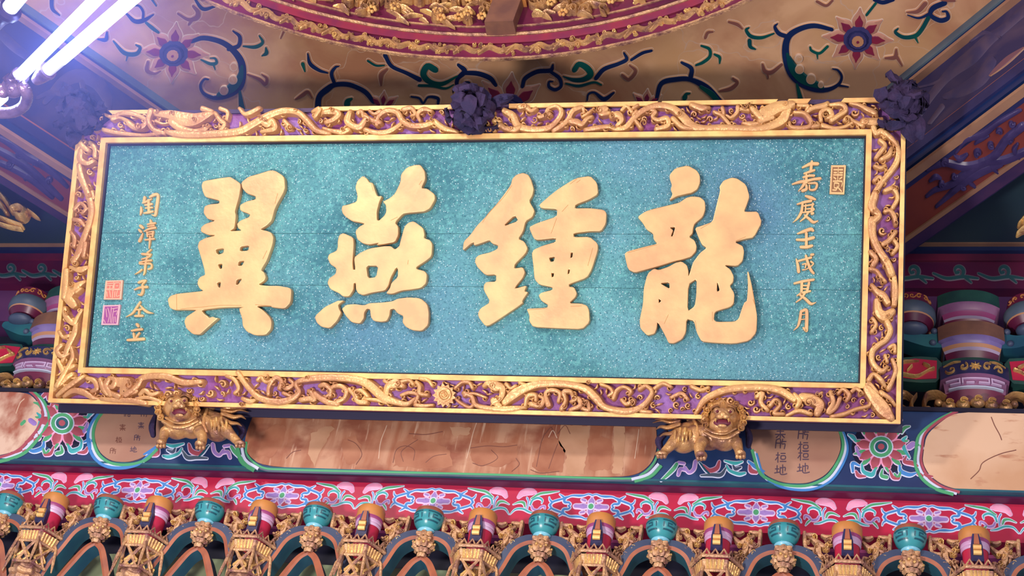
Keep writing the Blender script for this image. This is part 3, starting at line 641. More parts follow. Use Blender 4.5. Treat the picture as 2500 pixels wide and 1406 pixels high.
# --- round coffer
cof = empty('coffer', (RC[0], RC[1], 5.9), 'round red coffer with gilt carving above the plaque', 'coffer')
def ringp(prof, mt, name, parent=cof, seg=96):
    b = MB(); b.lathe((RC[0], RC[1], 0), prof, mt, seg); return b.build(name, parent)
r0 = RR
ringp([(r0, 6.02), (r0 + .006, 5.87), (r0, zr), (r0 - .012, zr), (r0 - .014, zr + .012)], gold_dark, 'outer_rim')
ringp([(r0 - .014, zr + .008), (r0 - .024, zr + .070)], maroon, 'carved_band_ground')
ringp([(r0 - .024, zr + .070), (r0 - .034, zr + .066), (r0 - .036, zr + .072), (r0 - .042, zr + .096)], petal_red, 'red_ring')
ringp([(r0 - .042, zr + .096), (r0 - .048, zr + .094), (r0 - .052, zr + .104)], gold_dark, 'gilt_ring')
ringp([(r0 - .052, zr + .104), (r0 - .060, zr + .102), (r0 - .062, zr + .122)], maroon, 'maroon_ring')
ringp([(r0 - .062, zr + .122), (r0 - .068, zr + .120), (r0 - .069, zr + .128)], gold_dark, 'gilt_ring')
ringp([(r0 - .069, zr + .128), (r0 - .065, zr + .62), (r0 - .5, zr + .8), (.2, zr + 1.1)], maroon, 'frieze_ground')
def cyl(rad, zb, slope=0):   # (arc length from the point nearest the wall, height) on the coffer's inner face
    def F(x, y, h):
        a = math.pi / 2 - x / rad; rr = rad - slope * y - h
        return np.array([RC[0] + rr * math.cos(a), RC[1] + rr * math.sin(a), zb + y])
    return F
F1 = cyl(r0 - .014, zr + .008, .16)
rnd = random.Random(3)
x = -1.6
while x < 1.6:
    b = MB(); L = rnd.uniform(.09, .13); sg = rnd.choice((1, -1))
    b.strip(F1, [(x, .030 - sg * .016, .010), (x + L * .3, .034 + sg * .010, .020), (x + L * .7, .032 - sg * .008, .018), (x + L, .034 + sg * .012, .008)], 0, .016, gold_old, 'carve', wref=.018)
    for q in range(6): b.strip(F1, spiral(x + rnd.uniform(0, L), rnd.uniform(.012, .056), rnd.uniform(.007, .012), rnd.uniform(0, 6), 1.0, .008, rnd.choice((1, -1)), 8), 0, .013, gold_old if q % 2 else gold_fig, 'carve', sub=1, n=4)
    tag(b.build('gilt_scroll', cof), kind='stuff'); x += L * .85
FF = cyl(r0 - .068, zr + .128, -.0)
for seg_ in range(12):
    xs = -1.5 + seg_ * .25; b = MB()
    for q in range(70):
        x = xs + rnd.uniform(0, .25); y = rnd.uniform(.0, .30)
        if abs(x - .03) < .085: continue
        t = rnd.random()
        if t < .45:
            a = rnd.uniform(-.6, .6); L = rnd.uniform(.04, .1)
            b.strip(FF, [(x, y, .006), (x + L * .4 * math.cos(a), y + L * .4 * math.sin(a) + .008, .02), (x + L * math.cos(a), y + L * math.sin(a), .005)], 0, rnd.uniform(.015, .04), rnd.choice((gold_old, gold_old, gold_fig)), 'dome', sub=3, n=4)
        elif t < .8: b.strip(FF, spiral(x, y, rnd.uniform(.015, .028), rnd.uniform(0, 6), 1.0, .013, rnd.choice((1, -1)), 9), 0, .04, gold_old, 'dome', sub=1, n=3)
        else:
            for k in range(6):
                c_ = FF(x + .014 * math.cos(k), y + .014 * math.sin(k), .03); b.ball(c_, .008, gold_rail, 6, 4)
    tag(b.build('gilt_figures', cof), kind='stuff')
# strut crossing the frieze
b = MB(); F2 = cyl(r0 - .066, zr + .115)
b.prism(F2, [[(-.055, -.02), (.06, -.02), (.074, .115), (-.042, .115)]], -.03, .05, brown_block)
b.prism(F2, [[(-.054, .118), (.088, .118), (.085, .30), (-.045, .30)]], -.03, .07, orange_w)
b.build('strut', cof, smooth=False)

# ================================================================== the plaque
plaque = empty('plaque', PC + PN * -.03, 'large teal sign board with four gilt characters in a carved gilt frame', 'plaque')
def lerp(a, b, t): return (a[0] + (b[0] - a[0]) * t, a[1] + (b[1] - a[1]) * t)
QRI = [(213, 285), (2200, 254), (2186, 1026), (138, 974)]      # inside of the outer rail
QMO = [(255, 341), (2128, 321), (2112, 950), (199, 912)]       # outside of the inner rail
QMI = [(267, 353), (2114, 334), (2099, 938), (212, 899)]       # board opening
HF = .030                                                     # frame front height over the board
def band4(Q1, Q2, h0, h1, mt, name, smooth_=False):
    for k in range(4):
        b = MB(); b.prism(PLQ, [[Q1[k], Q1[(k + 1) % 4], Q2[(k + 1) % 4], Q2[k]]], h0, h1, mt); b.build(name, plaque, smooth=smooth_)
# boards with fine joints (image rows of the joints: ~572 and ~704)
def board_row(t0, t1, gap=.0007):
    a = lerp(QMI[0], QMI[3], t0 + gap); b_ = lerp(QMI[1], QMI[2], t0 + gap); c = lerp(QMI[1], QMI[2], t1 - gap); d = lerp(QMI[0], QMI[3], t1 - gap)
    ex = lambda p, s: (p[0] + s * 8, p[1])
    b = MB(); b.prism(PLQ, [[ex(a, -1), ex(b_, 1), ex(c, 1), ex(d, -1)]], -.012, 0, teal); return b.build('board', plaque, smooth=False)
for t0, t1 in ((-.015, .395), (.395, .62), (.62, 1.015)): board_row(t0, t1)
back_dark = mat('backing_navy', (26, 22, 58), rough=.7)
b = MB(); b.prism(PLQ, [QOUT], -.06, -.012, plum); b.prism(PLQ, [[(196, 268), (2218, 234), (2206, 1053), (122, 1003)]], -.085, -.06, back_dark); b.build('back_panel', plaque, smooth=False)
band4(QOUT, QMI, -.012, .004, violet, 'violet_ground')
band4(QMO, QMI, .004, HF, gold_rail, 'inner_rail')
shade_mat = mat('frame_shade', (36, 26, 40), rough=.6)
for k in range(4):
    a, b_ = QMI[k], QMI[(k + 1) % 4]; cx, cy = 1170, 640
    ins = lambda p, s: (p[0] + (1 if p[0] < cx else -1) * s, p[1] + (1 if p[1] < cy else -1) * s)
    b = MB(); b.prism(PLQ, [[a, b_, ins(b_, 4), ins(a, 4)]], .0005, .012, shade_mat); b.build('shade_strip', plaque, smooth=False)  # dark strip laid inside the rail in place of its shade
# outer rail: the top one has lost its gilt strip in places
for k in (1, 2, 3):
    b = MB(); b.prism(PLQ, [[QOUT[k], QOUT[(k + 1) % 4], QRI[(k + 1) % 4], QRI[k]]], .004, HF, gold_rail); b.build('outer_rail', plaque, smooth=False)
b = MB(); b.prism(PLQ, [[QOUT[0], QOUT[1], QRI[1], QRI[0]]], .004, .016, plum); b.build('outer_rail', plaque, smooth=False)
for t0, t1 in ((.035, .095), (.29, .455), (.52, .70), (.705, .845), (.858, .885), (.925, .975)):
    P = [lerp(QOUT[0], QOUT[1], t0), lerp(QOUT[0], QOUT[1], t1), lerp(QRI[0], QRI[1], t1), lerp(QRI[0], QRI[1], t0)]
    b = MB(); b.prism(PLQ, [P], .016, HF, gold_rail); b.build('gilt_strip', plaque, smooth=False)

# --- carved border
DISC = []
def carve(name, side, strokes, mt=gold, h=.042):
    b = MB(); rs = random.Random(len(strokes)); par = empty(side, PC); par.parent = plaque; par.location = Vector((0, 0, 0)); par.location = Vector(PC.tolist()) - Vector(ORG[plaque.name])
    extra = []
    for L in strokes:
        for (x, y, w_), (xb, yb, _) in ((L[0], L[1]), (L[-1], L[-2])):
            if w_ <= 12 and rs.random() < .75:
                a = math.atan2(y - yb, x - xb); sg = rs.choice((1, -1)); r = 4.5 + w_ * .35
                extra.append(spiral(x - r * .2 * math.cos(a) - r * math.sin(a) * -sg * .7, y - r * .2 * math.sin(a) + r * math.cos(a) * sg * .7 * -1 + 0, r, a + sg * math.pi / 2 * 1, .95, r * .72, sg, 9))
        run = 0; S = smooth(L, 4)
        for (xa, ya, wa), (xc, yc, wc) in zip(S, S[1:]):
            run += math.hypot(xc - xa, yc - ya)
            if run > 26 and wa > 9:
                run = rs.uniform(-6, 6); a = math.atan2(yc - ya, xc - xa); sg = rs.choice((1, -1)); q = a + sg * 1.0; o_ = wa * .45
                x0, y0 = xa + o_ * math.cos(a + sg * 1.57), ya + o_ * math.sin(a + sg * 1.57)
                extra.append([(x0 - 2 * math.cos(q), y0 - 2 * math.sin(q), 4), (x0 + 5 * math.cos(q), y0 + 5 * math.sin(q), 6.5), (x0 + 9 * math.cos(q - sg * .6), y0 + 9 * math.sin(q - sg * .6), 4), (x0 + 12 * math.cos(q - sg * 1.1), y0 + 12 * math.sin(q - sg * 1.1), 1.5)])
    def inside(L):
        P = np.array(L); c = P[:, :2].mean(0)
        def edge(Q, k):
            (x1, y1), (x2, y2) = Q[k], Q[(k + 1) % 4]; return ((x2 - x1) * (c[1] - y1) - (y2 - y1) * (c[0] - x1)) / math.hypot(x2 - x1, y2 - y1)
        return min(edge(QRI, k) for k in range(4)) > 5 and min(edge(QMO, k) for k in range(4)) < -5
    for i, L in enumerate([e for e in extra if inside(e)]): b.strip(PLQ, L, .002, h - .004 - .002 * (i % 3), mt, 'carve', sub=1 if len(L) > 6 else 3, wref=8, n=5, disc=DISC)
    for i, L in enumerate(strokes): b.strip(PLQ, [(x, y, w_ * 1.28 + 1) for x, y, w_ in L], .002, h - .0025 * (i % 3), mt, 'carve', sub=5, wref=16, n=6, disc=DISC)
    build_each(b, name, par)
    return par
TOP = [
 [(262,322,10),(300,330,10),(360,335,8),(400,330,10)],
 [(282,296,9),(300,292,7),(318,300,10),(330,312,14),(346,318,14),(362,310,12),(364,298,9),(352,292,7)], [(262,284,8),(282,290,8),(300,283,9),(322,281,12),(348,288,10),(372,302,12)],
 [(378,276,12),(372,300,12),(384,322,12),(408,330,11)], [(388,300,8),(404,306,5),(418,303,3)], [(392,288,8),(404,286,6)],
 [(412,326,9),(432,331,16),(470,334,18),(520,333,18),(590,327,18),(625,310,18),(660,290,18),(700,277,16),(735,281,15),(758,302,15),(780,324,14),(810,331,9)],
 [(390,284,12),(425,286,24),(455,296,36),(480,298,34),(505,290,22),(525,282,10)], [(430,305,20),(448,318,18),(480,326,14),(505,322,14),(518,312,6)], [(505,272,14),(525,276,8)],
 [(532,280,8),(546,300,12),(556,308,10),(545,326,10)], [(545,270,10),(562,278,9),(560,296,8)], [(592,270,8),(605,284,10),(622,280,11),(640,270,10)], [(645,300,12),(660,310,16),(672,300,14),(678,320,13),(645,326,8)],
 [(700,300,10),(715,316,12)], [(770,278,8),(788,272,12),(775,292,9)], [(798,280,12),(818,278,16),(834,284,14),(820,298,12),(802,304,10)], [(795,318,8),(815,324,10),(840,328,13),(856,322,12)],
 [(862,278,10),(855,300,18),(866,312,16),(885,316,16),(898,300,13)], [(880,282,10),(888,276,9),(892,290,8)], [(896,288,10),(912,298,12),(932,304,12)],
 [(908,276,8),(920,284,8),(935,276,9)], [(925,310,10),(930,290,10),(950,276,12),(975,280,14),(988,300,14),(1008,312,14),(1040,312,14),(1066,304,10)],
 [(898,322,12),(925,329,12),(955,326,12),(978,312,10),(985,304,8)], [(990,274,10),(1010,270,11),(1018,284,9),(1008,288,6)], [(1030,300,8),(1025,284,10),(1040,272,11),(1058,276,8)], [(1066,302,14),(1088,318,14),(1120,326,8)],
 [(1205,318,8),(1225,312,12),(1240,320,12),(1262,322,14),(1275,314,10)], [(1210,300,10),(1224,302,8)],
 [(1236,276,14),(1256,288,18),(1268,312,18),(1300,321,15),(1340,318,14),(1364,300,12),(1374,278,12),(1362,264,9),(1344,268,8),(1338,280,9),(1348,286,7)],
 [(1272,268,12),(1286,266,14),(1300,276,10),(1312,270,8)], [(1318,292,10),(1332,288,10),(1345,284,10)], [(1355,324,10),(1372,314,12),(1390,298,12),(1402,276,12),(1424,268,10),(1428,280,6)],
 [(1392,302,10),(1412,304,16),(1424,310,12),(1436,296,10),(1448,290,8)], [(1424,290,6),(1440,280,7),(1452,268,4)], [(1432,322,10),(1458,318,12),(1490,314,10),(1505,320,10),(1530,316,13),(1548,296,13),(1575,274,14),(1610,263,15),(1645,270,16),(1668,290,22),(1690,312,22),(1720,318,14),(1760,317,16),(1800,318,15),(1850,319,15),(1885,312,20),(1912,296,24),(1922,272,22)],
 [(1465,274,12),(1482,272,16),(1470,284,14),(1490,282,10)], [(1496,290,12),(1512,286,18),(1520,300,12),(1508,312,8)], [(1520,274,8),(1532,264,8),(1545,278,9)], [(1548,270,8),(1560,262,7)],
 [(1566,315,10),(1548,290,8),(1556,276,8)], [(1590,272,9),(1602,278,9),(1595,290,9),(1608,298,10),(1630,294,12),(1632,312,12),(1604,320,10)], [(1645,296,12),(1668,316,12),(1695,320,8)],
 [(1690,262,12),(1715,270,16),(1732,268,8)], [(1745,278,8),(1762,286,8),(1775,300,9),(1785,312,8)], [(1765,270,10),(1768,284,8)], [(1802,266,10),(1800,280,9),(1786,292,8),(1774,286,6)], [(1805,270,8),(1828,274,8)],
 [(1930,262,20),(1900,268,30),(1868,284,34),(1862,292,22),(1848,282,16),(1836,270,12)], [(1858,300,16),(1885,292,14)], [(1815,306,8),(1835,308,12),(1858,306,8)],
 [(1940,280,8),(1962,282,10),(1976,296,12),(1980,312,11),(1960,318,10),(1932,316,10),(1928,304,7)], [(1970,280,9),(1985,270,12),(2012,264,14),(2020,258,10)], [(1948,262,9),(1972,264,10),(1968,274,7)],
 [(1984,314,12),(1998,312,10),(1994,304,7)], [(2004,300,10),(2004,280,10),(2022,274,12),(2030,288,14),(2018,294,10)], [(2008,312,12),(2036,318,9),(2062,314,8),(2080,304,8)], [(2026,262,8),(2055,262,12),(2064,276,12),(2045,290,12),(2030,300,12)],
 [(2062,298,10),(2070,290,8),(2082,300,8),(2105,312,12)], [(2075,257,7),(2098,262,9),(2115,272,12),(2134,280,14),(2140,288,8)], [(2108,302,16),(2132,304,20),(2150,300,14)], [(2132,318,14),(2138,332,12),(2150,326,14),(2165,338,10)]]
BOT = [
 [(150,968,9),(170,952,12),(200,930,12),(215,920,8)], [(165,970,8),(190,956,14),(215,960,16),(235,972,12),(250,975,6)], [(222,925,10),(240,932,12),(246,950,12),(232,958,9)], [(255,928,10),(262,950,12),(272,965,10)],
 [(276,924,9),(292,930,12),(285,946,14),(272,944,8)], [(256,975,10),(285,978,12),(330,980,14),(365,986,12)], [(268,955,9),(300,970,14)],
 [(280,965,14),(268,945,14),(276,928,12)], [(300,935,26),(322,940,30),(312,958,26),(335,955,20)], [(318,965,14),(345,945,14),(360,924,15),(414,921,16),(455,936,16),(500,934,12)], [(350,965,9),(364,955,12),(378,965,11),(395,960,8)], [(340,975,8),(370,972,10),(400,982,8)],
 [(590,912,12),(612,945,13),(640,972,15),(680,983,17),(715,978,16),(738,960,12),(730,938,10),(760,928,15),(810,924,17),(870,928,18),(905,940,22),(940,970,22),(968,982,16),(1000,988,12),(1018,975,8)],
 [(560,920,8),(580,928,10),(590,950,9),(580,962,8)], [(600,975,10),(618,982,13),(632,976,7)], [(636,930,8),(645,922,8),(655,934,9),(672,930,9)], [(662,965,9),(664,945,9),(680,924,11),(694,932,10),(690,950,11)], [(692,930,10),(705,950,12),(722,940,9),(712,928,7)],
 [(700,962,10),(716,968,8)], [(742,978,12),(762,975,14),(775,978,12),(768,962,12),(760,956,9)], [(775,962,12),(786,972,14),(808,984,14),(830,988,12)], [(788,944,10),(802,942,12),(815,958,9),(800,972,7)], [(812,968,9),(816,948,9),(838,944,11),(852,956,11),(846,974,9),(828,984,10)],
 [(858,952,10),(870,966,9),(880,982,12),(898,984,12)], [(878,972,9),(874,958,9),(890,956,11),(904,970,9)], [(895,975,7),(925,978,9),(950,985,9)],
 [(948,970,12),(952,946,16),(972,938,24),(988,944,12)], [(985,934,9),(1004,930,8),(1014,940,9)], [(945,932,10),(955,938,8)], [(984,966,7),(1005,960,9),(1025,966,9),(1018,984,9)],
 [(1022,935,9),(1030,945,10),(1030,962,11),(1048,966,8)], [(1030,926,8),(1050,930,9),(1060,944,7)], [(1018,990,9),(1040,992,9),(1060,990,7)],
 [(1115,950,7),(1132,936,8),(1150,936,9),(1158,950,8)], [(1116,975,6),(1128,985,8),(1150,996,8),(1160,990,8)], [(1138,962,12),(1156,970,10),(1165,990,11),(1195,998,12),(1220,1000,14),(1250,1000,16),(1285,996,8)], [(1138,968,8),(1160,962,7),(1190,972,5)],
 [(1186,944,9),(1196,938,14),(1212,944,26),(1230,950,18),(1228,972,14),(1210,984,14)], [(1210,980,16),(1222,992,16)], [(1238,984,16),(1258,966,24),(1286,950,22),(1325,940,18),(1380,940,17),(1430,950,18),(1458,974,20),(1480,996,15),(1530,1006,17),(1570,994,14),(1594,962,11),(1580,944,9),(1564,952,10)],
 [(1240,940,10),(1250,950,8),(1262,944,8)], [(1272,936,8),(1285,940,8)], [(1286,992,8),(1292,970,11),(1310,966,11),(1312,980,8)], [(1300,988,12),(1324,992,12),(1330,975,9),(1318,968,7)], [(1342,990,14),(1335,962,9),(1352,954,11),(1370,962,10),(1366,982,8)],
 [(1375,1000,12),(1384,980,9),(1380,960,12),(1396,958,11),(1402,972,7)], [(1398,982,9),(1414,975,12),(1420,992,12),(1395,1002,9)], [(1424,998,10),(1440,1002,10),(1436,982,9),(1424,984,7)], [(1470,940,8),(1490,948,8),(1498,960,9),(1488,968,7)],
 [(1500,975,9),(1508,955,9),(1525,946,8),(1542,956,9),(1538,966,6)], [(1520,978,9),(1532,988,10),(1548,980,11)], [(1568,1005,10),(1590,1008,9)], [(1600,950,9),(1620,938,9),(1640,946,8)],
 [(1640,972,8),(1665,962,10),(1680,976,8)], [(1700,1010,9),(1722,978,15),(1760,958,17),(1800,950,17),(1862,948,16),(1906,956,18),(1938,976,16)], [(1690,945,10),(1712,954,10),(1730,948,8)], [(1848,970,10),(1862,962,12),(1858,984,11),(1874,1002,10)],
 [(1880,992,10),(1894,978,11),(1904,990,9),(1890,1010,10),(1912,1012,9)], [(1962,972,22),(1985,978,26),(2002,990,22),(1996,1008,18)], [(1920,1016,7),(1950,1004,10),(1980,1012,10)], [(1940,965,10),(1952,980,14),(1945,996,10)],
 [(1998,965,8),(2006,960,6)], [(2028,960,11),(2034,985,12),(2022,1008,14),(2040,996,10),(2050,974,11)], [(2046,962,9),(2058,952,9),(2072,966,12),(2066,980,8)], [(2030,1018,9),(2060,1012,10),(2090,1000,9),(2120,992,9),(2125,975,7)],
 [(2078,958,9),(2090,950,9),(2105,962,9)], [(2120,955,24),(2135,975,30),(2155,1000,34),(2172,1020,20)], [(2150,960,12),(2172,975,10),(2184,990,7)]]
LEFT = [
 [(206,350,10),(212,362,14),(224,372,11)], [(208,372,12),(206,394,16),(222,404,12),(236,398,9)], [(228,352,9),(240,366,10),(240,386,10)],
 [(204,408,12),(210,440,16),(224,476,15),(234,510,15),(230,545,14),(216,585,15),(203,620,16),(190,645,12)], [(222,480,9),(236,488,9),(234,472,9)], [(190,515,9),(205,500,9),(218,512,9),(208,525,7)], [(190,540,10),(206,544,12),(216,556,8)], [(182,570,8),(192,585,10),(190,605,10)],
 [(180,655,8),(205,662,16),(222,656,10)], [(218,600,14),(214,630,10)], [(172,665,14),(170,700,16),(166,730,12)], [(215,690,8),(200,700,16),(186,710,24),(175,728,24),(186,744,22)], [(196,716,10),(206,708,8)], [(168,755,10),(172,775,14),(190,792,14),(200,775,9),(208,760,8)],
 [(196,790,10),(192,815,14),(180,840,14),(170,865,12),(160,885,8)], [(155,812,9),(165,826,9),(178,822,9)], [(160,845,11),(150,858,12),(160,872,12),(176,866,8)], [(150,880,10),(160,900,12),(165,915,11)], [(184,850,8),(188,875,10),(176,900,10),(165,920,12),(150,945,12)], [(172,905,9),(190,895,10)], [(140,955,7),(160,935,14),(185,915,10)]]
RIGHT = [
 [(2160,330,12),(2176,345,12),(2190,362,9)], [(2148,348,10),(2160,360,10),(2150,375,12),(2138,390,10)], [(2188,352,9),(2192,375,12),(2188,400,14),(2172,425,14),(2155,445,13),(2138,470,14)], [(2150,395,10),(2168,385,14),(2175,368,9)], [(2135,410,8),(2150,415,10),(2160,408,7)],
 [(2134,445,10),(2146,436,9),(2158,450,8)], [(2135,480,18),(2128,510,20),(2145,530,14),(2130,545,18)], [(2160,470,10),(2180,465,12),(2190,488,10),(2178,512,10)], [(2160,520,9),(2172,518,9),(2182,532,12),(2186,552,9)],
 [(2128,545,20),(2130,580,18),(2145,615,18),(2165,645,18),(2175,670,18)], [(2155,600,12),(2170,590,12),(2185,570,10)], [(2180,588,9),(2190,605,10),(2178,622,9)], [(2125,620,12),(2138,636,12),(2130,652,12)], [(2124,660,10),(2140,665,9),(2150,680,10),(2160,690,8)], [(2182,680,12),(2184,715,16),(2182,745,14)],
 [(2128,700,10),(2140,715,14),(2155,725,18),(2165,740,16)], [(2140,738,14),(2145,765,22),(2160,775,26),(2175,765,18)], [(2130,780,9),(2138,795,9),(2128,812,10)], [(2165,790,14),(2172,810,14),(2162,832,13),(2142,846,13),(2128,862,14),(2130,888,13),(2150,908,13),(2165,898,8)],
 [(2170,850,8),(2182,845,9),(2184,862,8)], [(2178,880,9),(2186,905,10),(2178,930,10),(2168,950,12)], [(2160,870,8),(2165,885,8)], [(2120,930,12),(2132,915,10),(2150,930,12),(2160,945,8)], [(2122,945,20),(2135,962,20)], [(2136,1000,8),(2150,985,10)]]
SIDES = []
for nm, LL in (('carved_top_border', TOP), ('carved_bottom_border', BOT), ('carved_left_border', LEFT), ('carved_right_border', RIGHT)): SIDES.append(carve('carved_scroll', nm, LL))
# scroll eyes: small raised whorls on the carving
rndc = random.Random(11)
b = MB()
for x, y, r in ((395,278,6),(432,284,7),(484,298,7),(645,296,7),(655,300,6),(718,318,9),(350,315,9),(730,276,5),(818,276,7),(845,322,6),(905,300,6),(1062,300,6),(1200,324,8),(1252,320,6),(1285,268,8),(1310,300,9),(1338,288,6),(1468,276,9),(1500,290,6),(1496,312,6),(1660,284,7),(1575,308,9),(1820,268,7),(1832,262,5),(1918,260,7),(1986,310,7),(2016,288,9),(2066,298,7),(2112,304,8),
                (325,942,12),(350,930,6),(600,990,7),(660,924,6),(700,945,7),(760,925,6),(880,960,7),(978,938,8),(1206,944,8),(1222,975,6),(1318,990,6),(1382,994,7),(1405,975,8),(1430,984,7),(1440,935,6),(1546,984,8),(1975,985,14),(1996,965,6),(2035,960,6),(2100,962,6),(1895,985,7),
                (230,482,6),(202,555,6),(196,648,8),(186,700,7),(176,765,6),(2132,520,6),(2165,615,7),(2160,640,6),(2150,735,6),(2165,775,7),(2145,690,6),(2180,465,7),(2140,475,6),(2185,550,6)):
    b.strip(PLQ, spiral(x, y, r, rndc.uniform(0, 6), 1.15, r * .42, rndc.choice((1, -1)), 12), .036, .049, gold, 'dome', sub=1, wref=r * .42, n=3)
build_each(b, 'carved_whorl', plaque)
# fill the remaining ground with small curls and leaves
DA = np.array(DISC)
QF_o, QF_i = QRI, QMO
fillers = [MB() for _ in range(4)]
for k in range(4):
    a, b_, c, d = QF_o[k], QF_o[(k + 1) % 4], QF_i[(k + 1) % 4], QF_i[k]
    Ls = math.hypot(a[0] - b_[0], a[1] - b_[1]); wd = 56
    for q in range(int(Ls * 4)):
        s, t = rndc.random(), rndc.random()
        x, y = lerp(lerp(a, b_, s), lerp(d, c, s), t)
        dist = np.hypot(DA[:, 0] - x, DA[:, 1] - y) - DA[:, 2]
        r = min(dist.min(), t * wd, (1 - t) * wd)
        if r < 5.2: continue
        if rndc.random() < .34: DA = np.r_[DA, [[x, y, r * .9]]]; continue      # leave some ground open
        r = min(r * 1.15, 13); D = []
        if r > 7.5: L = spiral(x, y, r * .80, rndc.uniform(0, 6.28), 1.05, r * .66, rndc.choice((1, -1)), 10)
        else:
            a_ = rndc.uniform(0, 6.28); L = [(x - r * math.cos(a_), y - r * math.sin(a_), r * .6), (x + 1, y + 1, r * .9), (x + r * math.cos(a_ + .4), y + r * math.sin(a_ + .4), r * .5)]
        fillers[k].strip(PLQ, L, (.002), .032, gold, 'carve', sub=1 if r > 7.5 else 3, wref=9, n=4, disc=D)
        DA = np.r_[DA, np.array(D), [[x, y, r * .8]]]
for fm in fillers:
    build_each(fm, 'carved_tendril', SIDES[(0, 3, 1, 2)[fillers.index(fm)]])
# flaming pearl in the middle of the lower border
b = MB(); N = 26
P = [(1090 + (29 if i % 2 else 22) * math.cos(2 * math.pi * i / N), 967 + (29 if i % 2 else 22) * math.sin(2 * math.pi * i / N)) for i in range(N)]
b.prism(PLQ, [P], .004, .034, gold)
b.prism(PLQ, [[(1091 + 17 * math.cos(2 * math.pi * i / 24), 966 + 17 * math.sin(2 * math.pi * i / 24)) for i in range(24)]], .034, .046, gold)
b.strip(PLQ, spiral(1091, 966, 13, 0, 2.1, 3.4, 1, 30), .044, .053, gold, 'dome', sub=1, wref=3.4)
b.build('flaming_pearl', plaque)

# --- characters: outlines traced in zoom frames, cut as raised gilt slabs with a small bevel
def to_uv(P): d = np.array(P) - PC; return (d.dot(PU), d.dot(PV))
def slab_char(name, loops, h0, th, bev, mt, label=None):
    cu = bpy.data.curves.new('c', 'CURVE'); cu.dimensions = '2D'; cu.fill_mode = 'BOTH'
    cu.extrude = th / 2 - bev; cu.bevel_depth = bev; cu.bevel_resolution = 1; cu.offset = -bev
    for L in loops:
        L = chaikin(L, 1, .16)
        sp = cu.splines.new('POLY'); sp.points.add(len(L) - 1)
        for i, (x, y) in enumerate(L): u_, v_ = to_uv(PLQ(x, y, 0)); sp.points[i].co = (u_, v_, 0, 1)
        sp.use_cyclic_u = True
    o = bpy.data.objects.new('c', cu); col.objects.link(o)
    dg = bpy.context.evaluated_depsgraph_get(); me = bpy.data.meshes.new_from_object(o.evaluated_get(dg))
    vs = np.array([v.co[:] for v in me.vertices]); fs = [tuple(p.vertices) for p in me.polygons]
    bpy.data.objects.remove(o); bpy.data.curves.remove(cu)
    W = [PC + PU * v[0] + PV * v[1] + PN * (v[2] + h0 + th / 2) for v in vs]
    b = MB(); b.add(W, fs, mt); r = b.build(name, plaque, smooth=True)
    if label: r['label'] = label
    return r
def tf(L, ox, oy, s): return [(ox + x * s, oy + y * s) for x, y in L]
